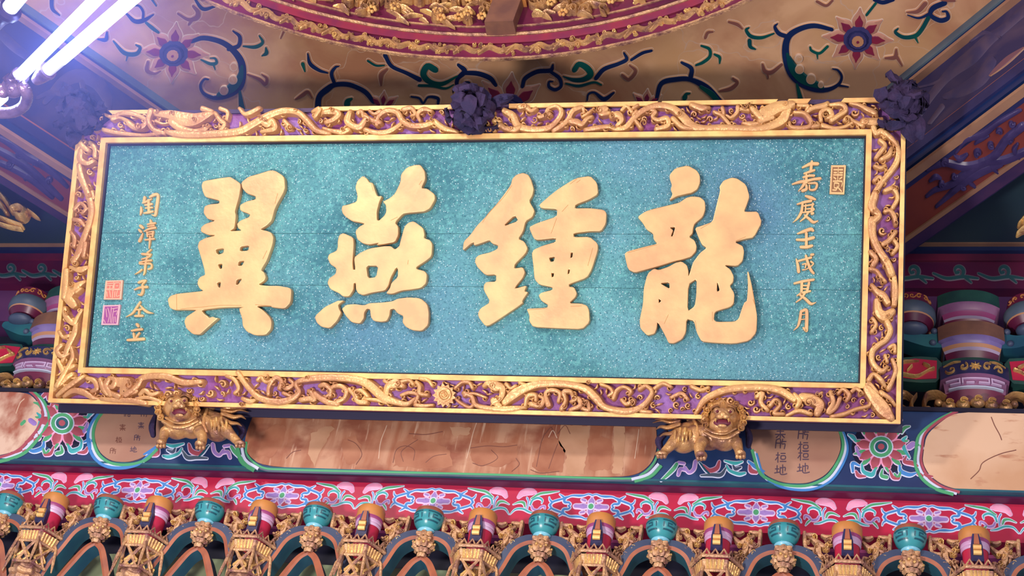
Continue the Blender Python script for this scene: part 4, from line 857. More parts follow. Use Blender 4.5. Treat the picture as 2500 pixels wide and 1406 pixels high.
CH = {
'yi': (400, 390, 340 / 1039, 'leftmost large gilt character', [[(303,205),(315,172),(440,150),(515,140),(550,160),(592,190),(595,215),(583,290),(565,350),(552,400),(560,425),(550,520),(514,544),(560,541),(600,539),(575,522),(566,490),(592,465),(655,440),(664,420),(590,392),(588,350),(640,322),(704,308),(705,285),(640,265),(605,225),(598,182),(650,140),(740,115),(810,92),(850,95),(900,125),(920,150),(925,235),(850,370),(825,465),(790,500),(740,532),(790,542),(822,555),(838,590),(832,640),(790,760),(745,832),(768,850),(782,885),(770,912),(725,942),(800,950),(880,950),(960,965),(972,985),(965,1075),(920,1120),(825,1110),(820,1100),(710,1100),(760,1130),(810,1180),(825,1215),(820,1270),(780,1315),(700,1318),(640,1290),(610,1250),(605,1190),(580,1120),(612,1108),(450,1112),(302,1130),(325,1160),(345,1172),(360,1188),(385,1178),(410,1188),(430,1188),(370,1240),(320,1285),(290,1312),(240,1310),(190,1265),(175,1215),(190,1180),(250,1140),(265,1130),(180,1128),(100,1130),(65,1110),(52,1050),(75,1022),(125,1008),(200,1000),(318,988),(290,970),(272,935),(280,900),(300,880),(330,868),(325,830),(300,740),(275,660),(285,620),(330,595),(410,575),(350,572),(298,548),(300,515),(330,490),(408,465),(350,455),(318,410),(325,360),(360,345),(435,338),(435,318),(390,305),(330,290),(312,250)],
   [(410,680),(470,672),(465,705),(430,718),(415,705)], [(592,660),(657,652),(650,688),(590,692)], [(425,790),(458,788),(455,820),(440,825)], [(580,770),(622,765),(605,798),(576,802)], [(418,928),(447,922),(440,965),(430,960)], [(565,905),(605,897),(575,940),(560,942)]]),
'yan_top': (760, 390, 340 / 1039, 'upper strokes of the second large gilt character from the left', [[(243,380),(250,355),(290,348),(355,325),(362,280),(345,220),(360,170),(400,133),(430,150),(450,182),(475,185),(495,250),(510,285),(545,282),(525,325),(505,400),(507,460),(520,466),(560,430),(575,400),(572,350),(548,325),(600,300),(640,265),(680,180),(685,120),(730,70),(790,52),(830,52),(862,100),(866,160),(835,225),(880,228),(935,270),(938,310),(900,375),(860,398),(790,405),(730,410),(700,415),(640,480),(665,510),(665,575),(640,625),(560,640),(500,648),(520,630),(450,645),(400,635),(360,605),(345,545),(375,510),(415,490),(380,480),(320,470),(270,435),(250,410)]]),
'yan_body': (760, 390, 340 / 1039, 'middle strokes of the second large gilt character from the left', [[(215,620),(225,575),(255,557),(330,590),(335,640),(325,780),(330,830),(345,830),(335,740),(380,705),(450,672),(560,655),(610,655),(640,680),(672,655),(680,620),(710,510),(740,480),(780,470),(850,520),(860,570),(855,595),(900,610),(918,640),(912,730),(870,765),(800,810),(800,825),(860,840),(878,865),(872,930),(835,965),(760,978),(690,985),(620,1010),(572,1007),(602,968),(612,930),(660,885),(662,830),(650,812),(608,890),(592,950),(565,985),(470,1000),(400,1020),(365,1005),(350,975),(348,930),(335,930),(332,980),(300,1028),(255,1030),(225,1005),(160,975),(138,930),(150,895),(200,860),(205,820),(160,790),(140,745),(150,715),(205,690),(215,665)], [(427,800),(515,803),(500,885),(440,893)]]),
'yan_dot': (760, 390, 340 / 1039, None, [[(45,1185),(55,1165),(120,1105),(195,1070),(215,1060),(265,1058),(218,1090),(225,1120),(242,1150),(210,1210),(155,1265),(95,1255),(60,1225)]]),
'yan_fire': (760, 390, 340 / 1039, 'lower fire strokes of the second large gilt character from the left', [[(245,1120),(280,1090),(340,1085),(410,1095),(450,1078),(530,1075),(620,1065),(660,1045),(740,1035),(830,1042),(880,1085),(892,1150),(888,1240),(840,1285),(770,1280),(720,1255),(695,1220),(702,1175),(660,1155),(632,1120),(605,1125),(600,1170),(580,1210),(540,1218),(480,1210),(460,1180),(455,1125),(430,1120),(412,1150),(410,1190),(380,1230),(320,1222),(280,1180),(260,1150)]]),
'zhong_l': (1120, 400, 380 / 1161, 'left half of the third large gilt character from the left', [[(490,80),(440,95),(410,125),(400,170),(350,240),(280,330),(210,410),(150,470),(100,540),(50,590),(42,660),(100,610),(125,595),(125,620),(175,605),(240,580),(260,605),(305,620),(300,645),(250,670),(165,690),(140,710),(133,740),(150,780),(210,840),(290,835),(290,888),(220,890),(200,910),(198,950),(248,1040),(170,1090),(155,1130),(165,1160),(210,1218),(250,1210),(490,1050),(485,1030),(530,965),(500,960),(520,915),(430,940),(440,920),(490,860),(505,820),(490,780),(425,790),(430,760),(510,680),(525,640),(500,590),(455,570),(490,520),(510,440),(560,410),(577,360),(535,290),(560,250),(570,200),(550,130),(530,95)], [(430,395),(455,438),(342,478)]]),
'zhong_r': (1120, 400, 380 / 1161, 'right half of the third large gilt character from the left', [[(610,318),(700,240),(760,195),(880,120),(990,103),(1040,155),(1048,240),(980,280),(880,318),(875,345),(980,342),(1090,355),(1110,380),(1105,460),(1070,515),(980,515),(865,530),(868,558),(985,555),(1045,605),(1045,660),(1000,800),(965,860),(832,908),(832,925),(870,930),(890,975),(880,1005),(832,1048),(920,1050),(965,1065),(980,1100),(985,1190),(930,1242),(750,1235),(565,1225),(535,1180),(538,1140),(518,1095),(530,1088),(670,1082),(675,1060),(625,1030),(605,990),(625,970),(708,950),(708,930),(610,910),(575,870),(568,780),(555,680),(570,650),(640,620),(730,595),(735,565),(600,580),(570,570),(533,485),(590,455),(740,405),(745,350),(650,345),(620,340)],
   [(683,712),(727,703),(718,738),(695,740)], [(845,675),(860,672),(855,708),(842,712)], [(700,825),(720,825),(715,852),(704,855)], [(825,800),(838,798),(832,828),(822,832)]]),
'long_dot': (1510, 390, 380 / 1137, None, [[(378,150),(380,120),(420,75),(510,55),(575,90),(598,125),(600,180),(580,230),(540,255),(490,265),(430,280),(375,312),(400,265),(385,230),(395,200)]]),
'long_l': (1510, 390, 380 / 1137, 'upper left strokes of the rightmost large gilt character', [[(145,430),(200,390),(265,370),(370,345),(450,325),(500,290),(540,280),(600,285),(635,315),(638,375),(620,430),(560,480),(550,510),(545,550),(520,575),(560,600),(575,640),(570,680),(535,720),(470,740),(420,750),(310,785),(210,812),(125,835),(75,810),(50,700),(70,680),(200,645),(290,625),(262,595),(258,550),(210,520),(180,470)], [(380,508),(420,502),(400,570),(388,570),(405,525)]]),
'long_r': (1510, 390, 380 / 1137, 'right and lower strokes of the rightmost large gilt character', [[(210,870),(225,835),(265,805),(300,815),(370,792),(422,762),(465,752),(505,780),(515,820),(516,862),(530,820),(548,760),(600,690),(648,655),(612,630),(584,570),(562,510),(620,490),(690,465),(710,380),(745,240),(740,210),(770,165),(830,143),(870,150),(935,195),(960,280),(940,340),(920,390),(950,392),(1020,390),(1050,470),(990,580),(930,590),(850,612),(910,640),(920,680),(910,750),(870,788),(775,780),(820,810),(845,860),(840,905),(815,930),(850,985),(845,1060),(820,1085),(720,1115),(705,1130),(700,1175),(720,1192),(850,1190),(880,1170),(905,1090),(922,1050),(940,1040),(948,930),(942,830),(952,825),(975,920),(1000,1060),(1015,1150),(1010,1270),(960,1330),(850,1352),(700,1345),(610,1335),(575,1270),(555,1185),(502,1172),(497,1270),(470,1320),(410,1350),(370,1345),(350,1300),(290,1190),(285,1240),(270,1280),(215,1292),(165,1240),(160,1180),(185,1060),(190,950)],
   [(515,920),(575,880),(572,1000),(560,1080),(508,1115)], [(310,912),(375,905),(378,950),(350,935)], [(300,1025),(318,1040),(300,1055)], [(725,900),(742,965),(722,972)]])}
for k, (ox, oy, s, lab, loops) in CH.items():
    slab_char('gilt_character', [tf(L, ox, oy, s) for L in loops], .0005, .029, .0025, gold_leaf, lab)
# incised brush lines
groove = mat('gold_groove', (176, 122, 66), rough=.6)
def grooves(ox, oy, s, LL):
    b = MB()
    for L in LL: b.strip(PLQ, [(ox + x * s, oy + y * s, 1.1) for x, y in L], .0292, .0300, groove, 'flat')
    build_each(b, 'brush_groove', plaque)
grooves(400, 390, 340/1039, [[(120,1010),(122,1130)], [(150,1122),(300,1108),(450,1095),(600,1096)], [(705,1090),(815,1100)], [(870,265),(850,340)], [(790,690),(760,750)]])
grooves(1120, 400, 380/1161, [[(408,175),(340,270),(240,375),(190,450)], [(1008,640),(972,770)], [(825,320),(780,370)], [(740,420),(700,530)], [(890,128),(840,165)], [(530,1098),(670,1088)], [(845,1072),(925,1068)], [(915,135),(888,155)]])
grooves(1510, 390, 380/1137, [[(75,690),(285,632)], [(975,930),(998,1060),(985,1030)], [(605,515),(670,478)], [(565,1185),(575,1245)], [(690,1120),(690,1185)], [(340,1205),(370,1140)], [(860,605),(930,575)]])
grooves(760, 390, 340/1039, [[(465,190),(480,245)], [(610,465),(660,440)], [(820,200),(840,170)], [(735,790),(740,760)]])

# --- small inscriptions
def small(ox, oy, s, strokes, label=None):
    b = MB()
    for i, L in enumerate(strokes):
        b.strip(PLQ, [(ox + x * s, oy + y * s, w_ * s * 1.02) for x, y, w_ in L], 0, .0085 + .0003 * (i % 4), gold_leaf, 'slab', sub=4)
    r = b.build('small_character', plaque)
    if label: r['label'] = label
ZR = (1900, 380, 220/1105); ZR2 = (1900, 580, 220/1105); ZL = (230, 460, 200/1406); ZL2 = (230, 660, 200/1406)
small(*ZR, [[(300,150,25),(350,125,35),(400,105,45),(480,105,45)], [(412,80,34),(400,190,40)], [(320,225,25),(380,205,32),(440,185,32)], [(310,270,28),(380,252,32),(435,250,36)], [(175,355,20),(260,328,38),(350,315,38),(430,295,35),(510,285,40)], [(345,240,30),(345,330,40)], [(245,440,8),(285,400,30),(320,350,40)], [(300,435,40),(345,415,40),(345,370,30)], [(370,345,20),(470,345,32),(455,415,32),(390,422,26),(382,370,20)]])
small(*ZR, [[(340,500,30),(400,520,46),(450,540,30)], [(235,600,20),(320,575,36),(400,560,36)], [(300,585,30),(285,690,38),(240,770,30),(180,825,6)], [(320,622,22),(430,604,26)], [(330,660,18),(430,652,24)], [(338,610,22),(332,690,22)], [(425,595,28),(405,690,28)], [(300,702,20),(400,690,28),(440,665,20)], [(414,716,36),(424,712,36)], [(370,700,28),(330,760,28),(270,810,15)], [(330,740,28),(380,780,36),(430,820,38),(485,805,15)]])
small(*ZR, [[(240,960,20),(320,930,42),(400,905,46),(425,920,36)], [(230,1035,30),(330,1035,38),(430,1010,42)], [(345,960,38),(345,1120,38)], [(280,1125,38),(350,1125,42),(410,1110,38)]])
small(*ZR2, [[(222,270,20),(240,340,38),(250,420,42)], [(250,290,28),(330,268,28),(400,250,34)], [(340,230,34),(370,330,38),(400,400,38),(432,440,32)], [(408,215,36),(426,212,34)], [(298,332,18),(340,326,22),(332,372,20)], [(404,300,28),(430,330,20),(350,390,15),(300,400,18)]])
small(*ZR2, [[(200,565,28),(300,540,34),(430,520,34)], [(290,560,38),(285,680,36)], [(378,560,34),(352,670,34)], [(290,592,20),(370,592,20)], [(290,632,20),(370,632,20)], [(230,715,15),(290,682,30),(390,660,28)], [(330,680,32),(280,750,28),(220,795,15)], [(270,710,28),(340,760,38),(400,815,38),(460,800,10)]])
small(*ZR2, [[(290,905,36),(345,892,42),(350,1000,46),(345,1140,46)], [(280,910,36),(265,1010,38),(240,1090,28),(190,1140,8)], [(285,950,12),(330,945,12)], [(285,1008,14),(330,1003,14)], [(310,1112,28),(335,1138,38)]])
small(*ZL, [[(975,150,40),(1040,115,55),(1105,115,48),(1100,220,56),(1080,350,56),(1060,465,48),(1000,458,14)], [(820,330,30),(820,400,48),(805,460,20)], [(880,165,54),(868,225,50)], [(850,255,30),(905,235,40),(1000,185,20)], [(890,292,32),(1000,272,40)], [(945,210,44),(950,400,50)], [(870,432,26),(950,415,46),(1020,400,36)], [(900,345,28),(1010,332,32)]])
small(*ZL, [[(810,650,55),(845,680,50)], [(790,722,46),(818,750,46)], [(850,780,20),(820,850,48),(792,905,55)], [(880,740,26),(960,700,42),(1060,680,46)], [(980,555,38),(990,600,54)], [(930,622,26),(990,612,40),(1060,600,36)], [(930,660,24),(1040,642,32)], [(922,760,34),(930,830,34)], [(1025,755,42),(1012,830,34)], [(930,795,28),(1020,785,30)], [(930,758,22),(1030,745,32)], [(890,890,28),(960,880,36),(1040,870,36)], [(972,830,36),(965,950,36),(955,1040,14)]])
small(*ZL, [[(990,1055,28),(930,1105,36)], [(840,1130,44),(960,1140,50)], [(830,1220,26),(950,1182,34),(990,1135,28)], [(800,1272,34),(900,1252,34),(990,1240,42)], [(800,1295,42),(880,1300,30),(960,1292,42),(1000,1320,36),(990,1370,42),(945,1390,32)], [(925,1180,34),(895,1300,42),(880,1440,38),(862,1490,18)], [(830,1400,36),(780,1440,28),(710,1480,8)]])
small(*ZL2, [[(780,212,44),(840,188,46),(892,182,46)], [(880,205,36),(842,242,28)], [(710,335,28),(800,300,42),(920,290,48)], [(842,262,44),(850,350,48),(820,420,50),(765,422,18)]])
small(*ZL2, [[(802,550,38),(742,640,42),(670,740,38),(560,805,8)], [(810,612,28),(870,680,46),(940,725,46),(1030,740,10)], [(742,682,26),(820,672,36)], [(785,690,38),(780,780,38)], [(722,787,42),(840,782,46)]])
small(*ZL2, [[(750,935,56),(768,960,50)], [(662,1040,36),(750,1022,46),(830,1015,46)], [(690,1090,42),(700,1160,38)], [(790,1080,38),(750,1130,38),(730,1170,28)], [(592,1200,46),(700,1192,52),(860,1180,56)]])
def seal(Q, base, ink_, pat, label):
    b = MB(); b.prism(PLQ, [Q], 0, .010, base); cx = sum(p[0] for p in Q) / 4; cy = sum(p[1] for p in Q) / 4
    inn = lambda p, k: (cx + (p[0] - cx) * k, cy + (p[1] - cy) * k)
    b.prism(PLQ, [[((cx + (p[0] - cx) * .78), (cy + (p[1] - cy) * .86)) for p in Q]], .010, .0106, ink_)
    F = lambda x, y, h: PLQ(*lerp(lerp(Q[0], Q[1], x), lerp(Q[3], Q[2], x), y), h)
    for L in pat: b.strip(F, L, .0104, .0126, base, 'flat', sub=2)
    r = b.build('seal', plaque, smooth=False); r['label'] = label
W_ = .065
seal([(2029,405),(2065,405),(2061,476),(2025,475)], gold_leaf, seal_dark, [[(.2,.16,W_),(.44,.16,W_)], [(.56,.16,W_),(.8,.16,W_)], [(.5,.1,W_),(.5,.5,W_)], [(.22,.26,W_),(.4,.26,W_)], [(.6,.26,W_),(.8,.26,W_)], [(.2,.34,W_),(.8,.34,W_)], [(.22,.42,W_),(.38,.48,W_)], [(.78,.42,W_),(.62,.48,W_)], [(.2,.56,W_),(.8,.56,W_),(.8,.72,W_)], [(.3,.64,W_),(.3,.78,W_),(.55,.78,W_),(.6,.64,W_),(.3,.62,W_)], [(.2,.86,W_),(.45,.86,W_),(.5,.74,W_)], [(.6,.8,W_),(.8,.9,W_)]], 'tall gilt seal at the right edge of the board')
W_ = .05
seal([(261,686),(303,685),(299,732),(256,732)], mat('seal_peach', (222,168,140), rough=.5), seal_red, [[(.15,.18,W_),(.45,.16,W_)], [(.15,.28,W_),(.45,.28,W_),(.45,.44,W_),(.15,.44,W_)], [(.3,.3,W_),(.3,.42,W_)], [(.56,.15,W_),(.85,.15,W_),(.85,.45,W_)], [(.56,.15,W_),(.56,.45,W_),(.85,.45,W_)], [(.66,.3,W_),(.76,.3,W_)], [(.5,.1,W_),(.5,.9,W_)], [(.1,.5,W_),(.9,.5,W_)], [(.15,.6,W_),(.2,.85,W_)], [(.3,.55,W_),(.4,.88,W_)], [(.62,.58,W_),(.62,.88,W_)], [(.75,.55,W_),(.72,.85,W_),(.88,.8,W_)]], 'upper square seal with reddish characters')
W_ = .04
seal([(255,746),(297,745),(291,794),(250,794)], seal_pale, seal_purple, [[(.2,.2,W_),(.3,.6,W_)], [(.3,.15,W_),(.45,.5,W_),(.4,.88,W_)], [(.15,.75,W_),(.25,.9,W_)], [(.5,.12,W_),(.55,.88,W_)], [(.65,.2,W_),(.62,.9,W_)], [(.55,.2,W_),(.88,.15,W_)], [(.7,.35,W_),(.88,.3,W_),(.85,.5,W_)], [(.72,.6,W_),(.72,.9,W_)], [(.8,.6,W_),(.84,.86,W_)]], 'lower square seal in purple')

# ================================================================== cloth rosettes
def petal_patch(b, c, dirv, upv, L, W, curl, mt, n=4):
    d = Vector(dirv).normalized(); u = Vector(upv); u = (u - d * u.dot(d)).normalized(); s = d.cross(u); rows = []
    for i in range(n + 1):
        t = i / n; wd = W * math.sin(math.pi * (.15 + .8 * t)) ; row = []
        for j in range(n + 1):
            q = -1 + 2 * j / n
            p = Vector(c) + d * L * t + s * wd * q + u * (curl * math.sin(math.pi * t) * (1 - .6 * q * q) + .011 * random.uniform(-1, 1))
            row.append(p)
        rows.append(row)
    k = len(b.v); b.grid(rows, mt)
    b.grid([[p - u * .004 for p in r][::-1] for r in rows], mt)
def rosette(px, py, Yd, r, label, tails=()):
    if Yd is None: c = PLQ(px, py, .06)
    else: c = hy(px, py, Yd)
    ro = empty('cloth_rosette', c, label, 'rosette', 'dark cloth rosettes along the top edge of the sign')
    view = Vector((CAM - c).tolist()).normalized()
    core = MB(); core.ball(c, r * .74, plum_cloth, 14, 9); core.v = [tuple(np.array(v) + np.random.RandomState(int(abs(v[0]) * 9999) % 1000).uniform(-.008, .008, 3)) for v in core.v]; core.build('cloth_core', ro)
    N = 30
    for i in range(N):
        z = 1 - 2 * (i + .5) / N; a = i * 2.399963; q = math.sqrt(1 - z * z)
        n_ = Vector((q * math.cos(a), q * math.sin(a), z))
        if n_.dot(view) < -.25: continue
        tdir = n_.orthogonal(); tdir.rotate(Matrix.Rotation(random.uniform(0, 6.28), 3, n_))
        b = MB(); cc = Vector(c) + n_ * r * random.uniform(.62, .9) - tdir * r * .42
        petal_patch(b, cc, tdir + n_ * random.uniform(-.3, .6), n_, r * random.uniform(.65, 1.0), r * random.uniform(.22, .42), r * random.uniform(.1, .34), plum_cloth)
        b.build('ribbon_loop', ro)
    for (tx, ty, L, W) in tails:
        b = MB(); p1 = PLQ(tx, ty, .05); d = Vector((p1 - c).tolist())
        petal_patch(b, Vector(c) + d * .4, d, view, L, W, .02, plum_cloth); b.build('ribbon_tail', ro)
    return ro
rosette(1158, 278, None, .088, 'dark purple cloth rosette tied at the middle of the top edge', [(1270,238,.09,.018),(1250,250,.10,.02)])
rosette(2196, 262, None, .080, 'dark purple cloth rosette on the top right corner', [(2236,330,.10,.04),(2225,350,.09,.03)])
rosette(212, 290, None, .082, 'dark purple cloth rosette on the top left corner below the lamp', [(175,225,.10,.03),(190,360,.08,.03)])

# ================================================================== guardian lions
def blob_mesh(parts, voxel=.0042, sm=5):
    b = MB()
    for p in parts:
        if p[0] == 'b': b.ball(p[1], p[2], gold_old, 14, 10, p[3] if len(p) > 3 else (1, 1, 1), p[4] if len(p) > 4 else None)
        else: b.tube(p[1], p[2], gold_old, 10)
    me = bpy.data.meshes.new('t'); me.from_pydata(b.v, [], b.f); o = bpy.data.objects.new('t', me); col.objects.link(o)
    md = o.modifiers.new('r', 'REMESH'); md.mode = 'VOXEL'; md.voxel_size = voxel
    m2 = o.modifiers.new('s', 'SMOOTH'); m2.factor = .6; m2.iterations = sm
    dg = bpy.context.evaluated_depsgraph_get(); m3 = bpy.data.meshes.new_from_object(o.evaluated_get(dg))
    r = MB(); r.add([v.co[:] for v in m3.vertices], [tuple(p.vertices) for p in m3.polygons], gold_old)
    bpy.data.objects.remove(o); return r
def lion(ox, oy, mir, label):
    Y0 = 4.075; S = 1 / 672.
    def P(x, y, d=0):   # lion drawn in pixels of the left one, d = metres towards the viewer
        X = ox + mir * (x - 433); Yp = oy + (y - 994)
        return hy(X, Yp, Y0 - d)
    T = lambda L: [P(*q) for q in L]
    base = P(490, 1085, 0)
    ro = empty('guardian_lion', base, label, 'lion', 'gilt lions carrying the sign')
    parts = [('b', P(433, 1042, .035), .050, (1.0, .95, .92)), ('b', P(470, 1040, .02), .047), ('b', P(500, 1042, .01), .044), ('b', P(532, 1048, .01), .048, (1, .95, .95)),
             ('t', T([(470,1020,.0),(500,1008,.0),(520,990,.0),(545,968,.0)]), [.022, .020, .016, .010]), ('t', T([(505,1010,.0),(530,1020,.01),(556,1046,.015)]), [.018, .022, .02]),
             ('t', T([(405,1050,.05),(398,1070,.06),(396,1084,.07)]), [.022, .016, .014]), ('b', P(393, 1082, .085), .017, (1.1, 1.3, .7)),
             ('t', T([(484,1048,.05),(494,1066,.06),(493,1084,.065)]), [.022, .019, .017]), ('b', P(489, 1086, .085), .019, (1.1, 1.3, .7)),
             ('t', T([(548,1048,.03),(566,1064,.04),(582,1080,.045)]), [.026, .018, .014]), ('b', P(586, 1083, .055), .016, (1.4, 1.1, .7)),
             ('b', P(433, 994, .055), .050, (1.0, .9, 1.0)), ('b', P(440, 1012, .075), .036, (1.15, .9, .8)), ('b', P(436, 984, .092), .024, (1.2, .9, .9)), ('b', P(437, 966, .07), .026, (1.2, .8, .8)),
             ('b', P(410, 968, .06), .020), ('b', P(462, 968, .06), .020), ('b', P(398, 1000, .04), .028, (.8, .9, 1.2)), ('b', P(468, 1004, .04), .024, (.8, .9, 1.1)),
             ('t', T([(388,985,.03),(392,966,.03),(398,950,.02)]), [.018, .014, .004]), ('t', T([(480,975,.03),(486,958,.03),(492,950,.02)]), [.016, .012, .004])]
    bd = blob_mesh(parts).build('body', ro)
    # face
    for ex, ey in ((418, 979), (450, 978)):
        b = MB(); b.ball(P(ex, ey, .098), .0135, gold_old, 12, 8); b.ball(P(ex, ey, .110), .0050, mouth_dark, 8, 6); b.build('eye', ro)
    b = MB(); b.ball(P(429, 991, .116), .011, gold_old, 10, 7, (1.2, .8, .8)); b.ball(P(443, 991, .116), .011, gold_old, 10, 7, (1.2, .8, .8)); b.ball(P(436, 986, .118), .012, gold_old, 10, 7); b.build('nose', ro)
    b = MB(); b.ball(P(438, 1006, .106), .019, mouth_dark, 12, 8, (1.5, .45, .75)); b.build('mouth', ro)
    b = MB(); b.ball(P(438, 1014, .116), .010, gold_old, 10, 6, (1.6, .8, .6)); b.build('tongue', ro)
    for tx in (422, 454): b = MB(); b.tube(T([(tx, 997, .118), (tx, 1004, .122)]), [.004, .001], gold_fig, 6); b.build('fang', ro)
    for side in (-1, 1):
        b = MB(); FF_ = lambda x, y, h: P(x, y, .082 + h); b.strip(FF_, [(436 + side * 5, 968, 4), (436 + side * 14, 964, 8), (436 + side * 26, 969, 7), (436 + side * 30, 976, 3)], 0, .022, gold_old, 'dome'); b.build('brow', ro)
    b = MB(); b.ball(P(437, 958, .078), .013, gold_old, 12, 8); b.strip(lambda x, y, h: P(x, y, .084 + h), spiral(437, 958, 7, 0, 1.1, 3), 0, .010, gold_fig, 'dome', sub=1); b.build('forehead_boss', ro)
    # mane curls around the head
    for i in range(15):
        a = math.radians(150 + i * 16.5); x = 433 + 47 * math.cos(a) * 1.0; y = 996 + 43 * math.sin(a)
        b = MB(); b.ball(P(x, y, .062), .0135, gold_old, 10, 7); b.strip(lambda q, r, h: P(q, r, .070 + h), spiral(x, y, 9, a, 1.1, 4.5, 1 if i % 2 else -1), 0, .013, gold_fig, 'dome', sub=1, wref=4.5); b.build('mane_curl', ro)
    for L in ([(398,1028,10),(425,1042,12),(455,1040,12),(482,1028,8)], [(405,1020,7),(430,1032,9),(458,1030,9),(478,1020,6)]):
        b = MB(); b.strip(lambda x, y, h: P(x, y, .078 + h), L, 0, .014, gold_old, 'dome'); b.build('beard', ro)
    b = MB(); b.tube(T([(506,1000,.02),(498,1020,.045),(497,1038,.055),(505,1056,.05)]), [.006, .007, .006, .005], gold, 8); b.build('harness', ro)
    # fur tufts on the thigh
    for i, (x, y) in enumerate(((515,1036),(524,1040),(533,1042),(543,1041),(552,1036),(528,1030),(540,1030))):
        b = MB(); b.strip(lambda q, r, h: P(q, r, .052 + h), [(x, y - 10, 7), (x + 1, y, 8), (x + 2, y + 12, 2)], 0, .008, gold_fig, 'dome'); b.build('fur_tuft', ro)
    # tail plumes
    for L, d in (([(545,1000,16),(565,1004,12),(585,1000,8),(607,1006,2)], .02), ([(545,1010,16),(570,1018,12),(588,1016,8),(600,1023,2)], .03), ([(540,990,16),(560,980,12),(585,986,8),(606,990,2)], .01), ([(540,980,14),(560,966,12),(585,968,8),(612,972,2)], .0),
                 ([(545,1022,14),(562,1032,12),(580,1034,7),(590,1040,2)], .03), ([(535,975,14),(550,960,10),(575,956,7),(592,950,2)], .0), ([(520,985,10),(530,970,10),(545,962,6),(560,952,2)], .01), ([(550,994,14),(575,994,10),(590,996,7),(602,998,2)], .025)):
        b = MB(); b.strip(lambda x, y, h, d=d: P(x, y, d + h), L, -.012, .016, gold_old, 'dome', wref=14); b.build('tail_plume', ro)
    # claws
    for cx, cy, d in ((393,1090,.10),(489,1094,.10),(586,1089,.07)):
        for k in (-1, 0, 1): b = MB(); b.ball(P(cx + k * 8, cy - abs(k), d), .0075, gold_old, 8, 6, (.9, 1.2, 1)); b.build('toe', ro)
    # cloth stuffed behind the lion
    for L in ([(380,1010,8),(372,1040,18),(374,1062,14)], [(575,1030,14),(592,1050,20),(586,1072,12)], [(478,965,16),(485,990,24),(484,1008,10)], [(540,975,14),(546,995,18),(546,1005,8)]):
        b = MB(); b.strip(lambda x, y, h: P(x, y, -.02 + h), L, -.01, .012, plum_cloth, 'dome'); b.build('ribbon', ro)
    return ro
lion(433, 994, 1, 'gilt guardian lion below the left part of the sign, tail to the right')
lion(1768, 1020, -1, 'gilt guardian lion below the right part of the sign, tail to the left')

# ================================================================== tube lamp
zt = 4.35
lamp = empty('tube_lamp', hz(150, 100, zt), 'lit double fluorescent tube lamp with dragon holder', 'lamp')
def tube_at(p0, p1, r, nm, ext=1.15, end=None):
    A = hz(*p0, zt); B = hz(*p1, zt); d = (B - A); L = np.linalg.norm(d); d /= L
    b = MB(); pts = [A + d * L * ext * k / 6 for k in range(7)]
    if end: pts = [A + d * end, *[A + d * (end + (L * ext - end) * k / 6) for k in range(1, 7)]]
    b.tube(pts, r, tube_mat, 16); b.build(nm, lamp); return A, d
A1, d1 = tube_at((46, 188), (245, -12), .0165, 'tube')
A2, d2 = tube_at((112, 176), (365, -40), .0175, 'tube', 1.1, .075)
b = MB(); b.tube([A2 + d2 * .005, A2 + d2 * .04, A2 + d2 * .075], [.0172, .0176, .0176], tube_end, 16); b.build('tube_end', lamp)
def sock(A, d, sgn=-1):
    b = MB(); b.tube([A + d * .012, A + d * .002, A - d * .004, A - d * .012, A - d * .03, A - d * .05], [.024, .025, .020, .022, .019, .014], bronze, 16); b.build('socket', lamp)
sock(A2, d2); sock(A1, d1)
Zl = zt - .0
LP = lambda x, y, h=0: hz(x, y, Zl - h)
b = MB(); arc = [(38,200,.02),(58,214,.03),(66,236,.03),(58,258,.03),(36,272,.03),(8,276,.03),(-20,272,.03),(-60,262,.03)]
b.tube([LP(*q) for q in smooth([(x, y, h) for x, y, h in arc], 5)], [.016] * 36, bronze, 12); b.build('dragon_arm', lamp)
for i in range(14):
    a = math.radians(-60 + i * 13); x, y = 22 + 50 * math.cos(a), 238 + 42 * math.sin(a)
    b = MB(); b.tube([LP(x, y, .03), LP(x + 10 * math.cos(a + .5), y + 10 * math.sin(a + .5), .03)], [.009, .001], bronze, 6, .5); b.build('dragon_fin', lamp)
b = MB(); b.ball(LP(30, 215, .03), .030, bronze, 12, 8, (1, 1, .8)); b.ball(LP(8, 222, .04), .02, bronze, 10, 7); b.build('dragon_head', lamp)
for L in ([(20,205),(12,190),(22,178)], [(0,210),(-14,198),(-20,186)], [(30,204),(40,192),(50,196)]):
    b = MB(); b.tube([LP(x, y, .03) for x, y in L], [.010, .007, .001], bronze, 6, .6); b.build('dragon_horn', lamp)
b = MB(); b.tube([LP(-30, 262, .0), LP(-4, 238, .0), LP(10, 234, .0)], [.02, .022, .016], tube_mat, 12); b.build('tube', lamp)
A3 = hz(22, 22, zt); A4 = hz(50, -12, zt); d3 = (A4 - A3) / np.linalg.norm(A4 - A3)
lamp2 = empty('tube_lamp', A3, 'bronze end of a second tube lamp at the top left corner', 'lamp')
b = MB(); b.tube([A3 - d3 * .12, A3 - d3 * .05, A3 - d3 * .02, A3 - d3 * .012, A3, A3 + d3 * .006], [.014, .018, .026, .034, .034, .026], bronze_d, 18); b.build('socket', lamp2)
b = MB(); b.tube([A3, A3 + d3 * .10], .02, tube_end, 16); b.build('tube', lamp2)

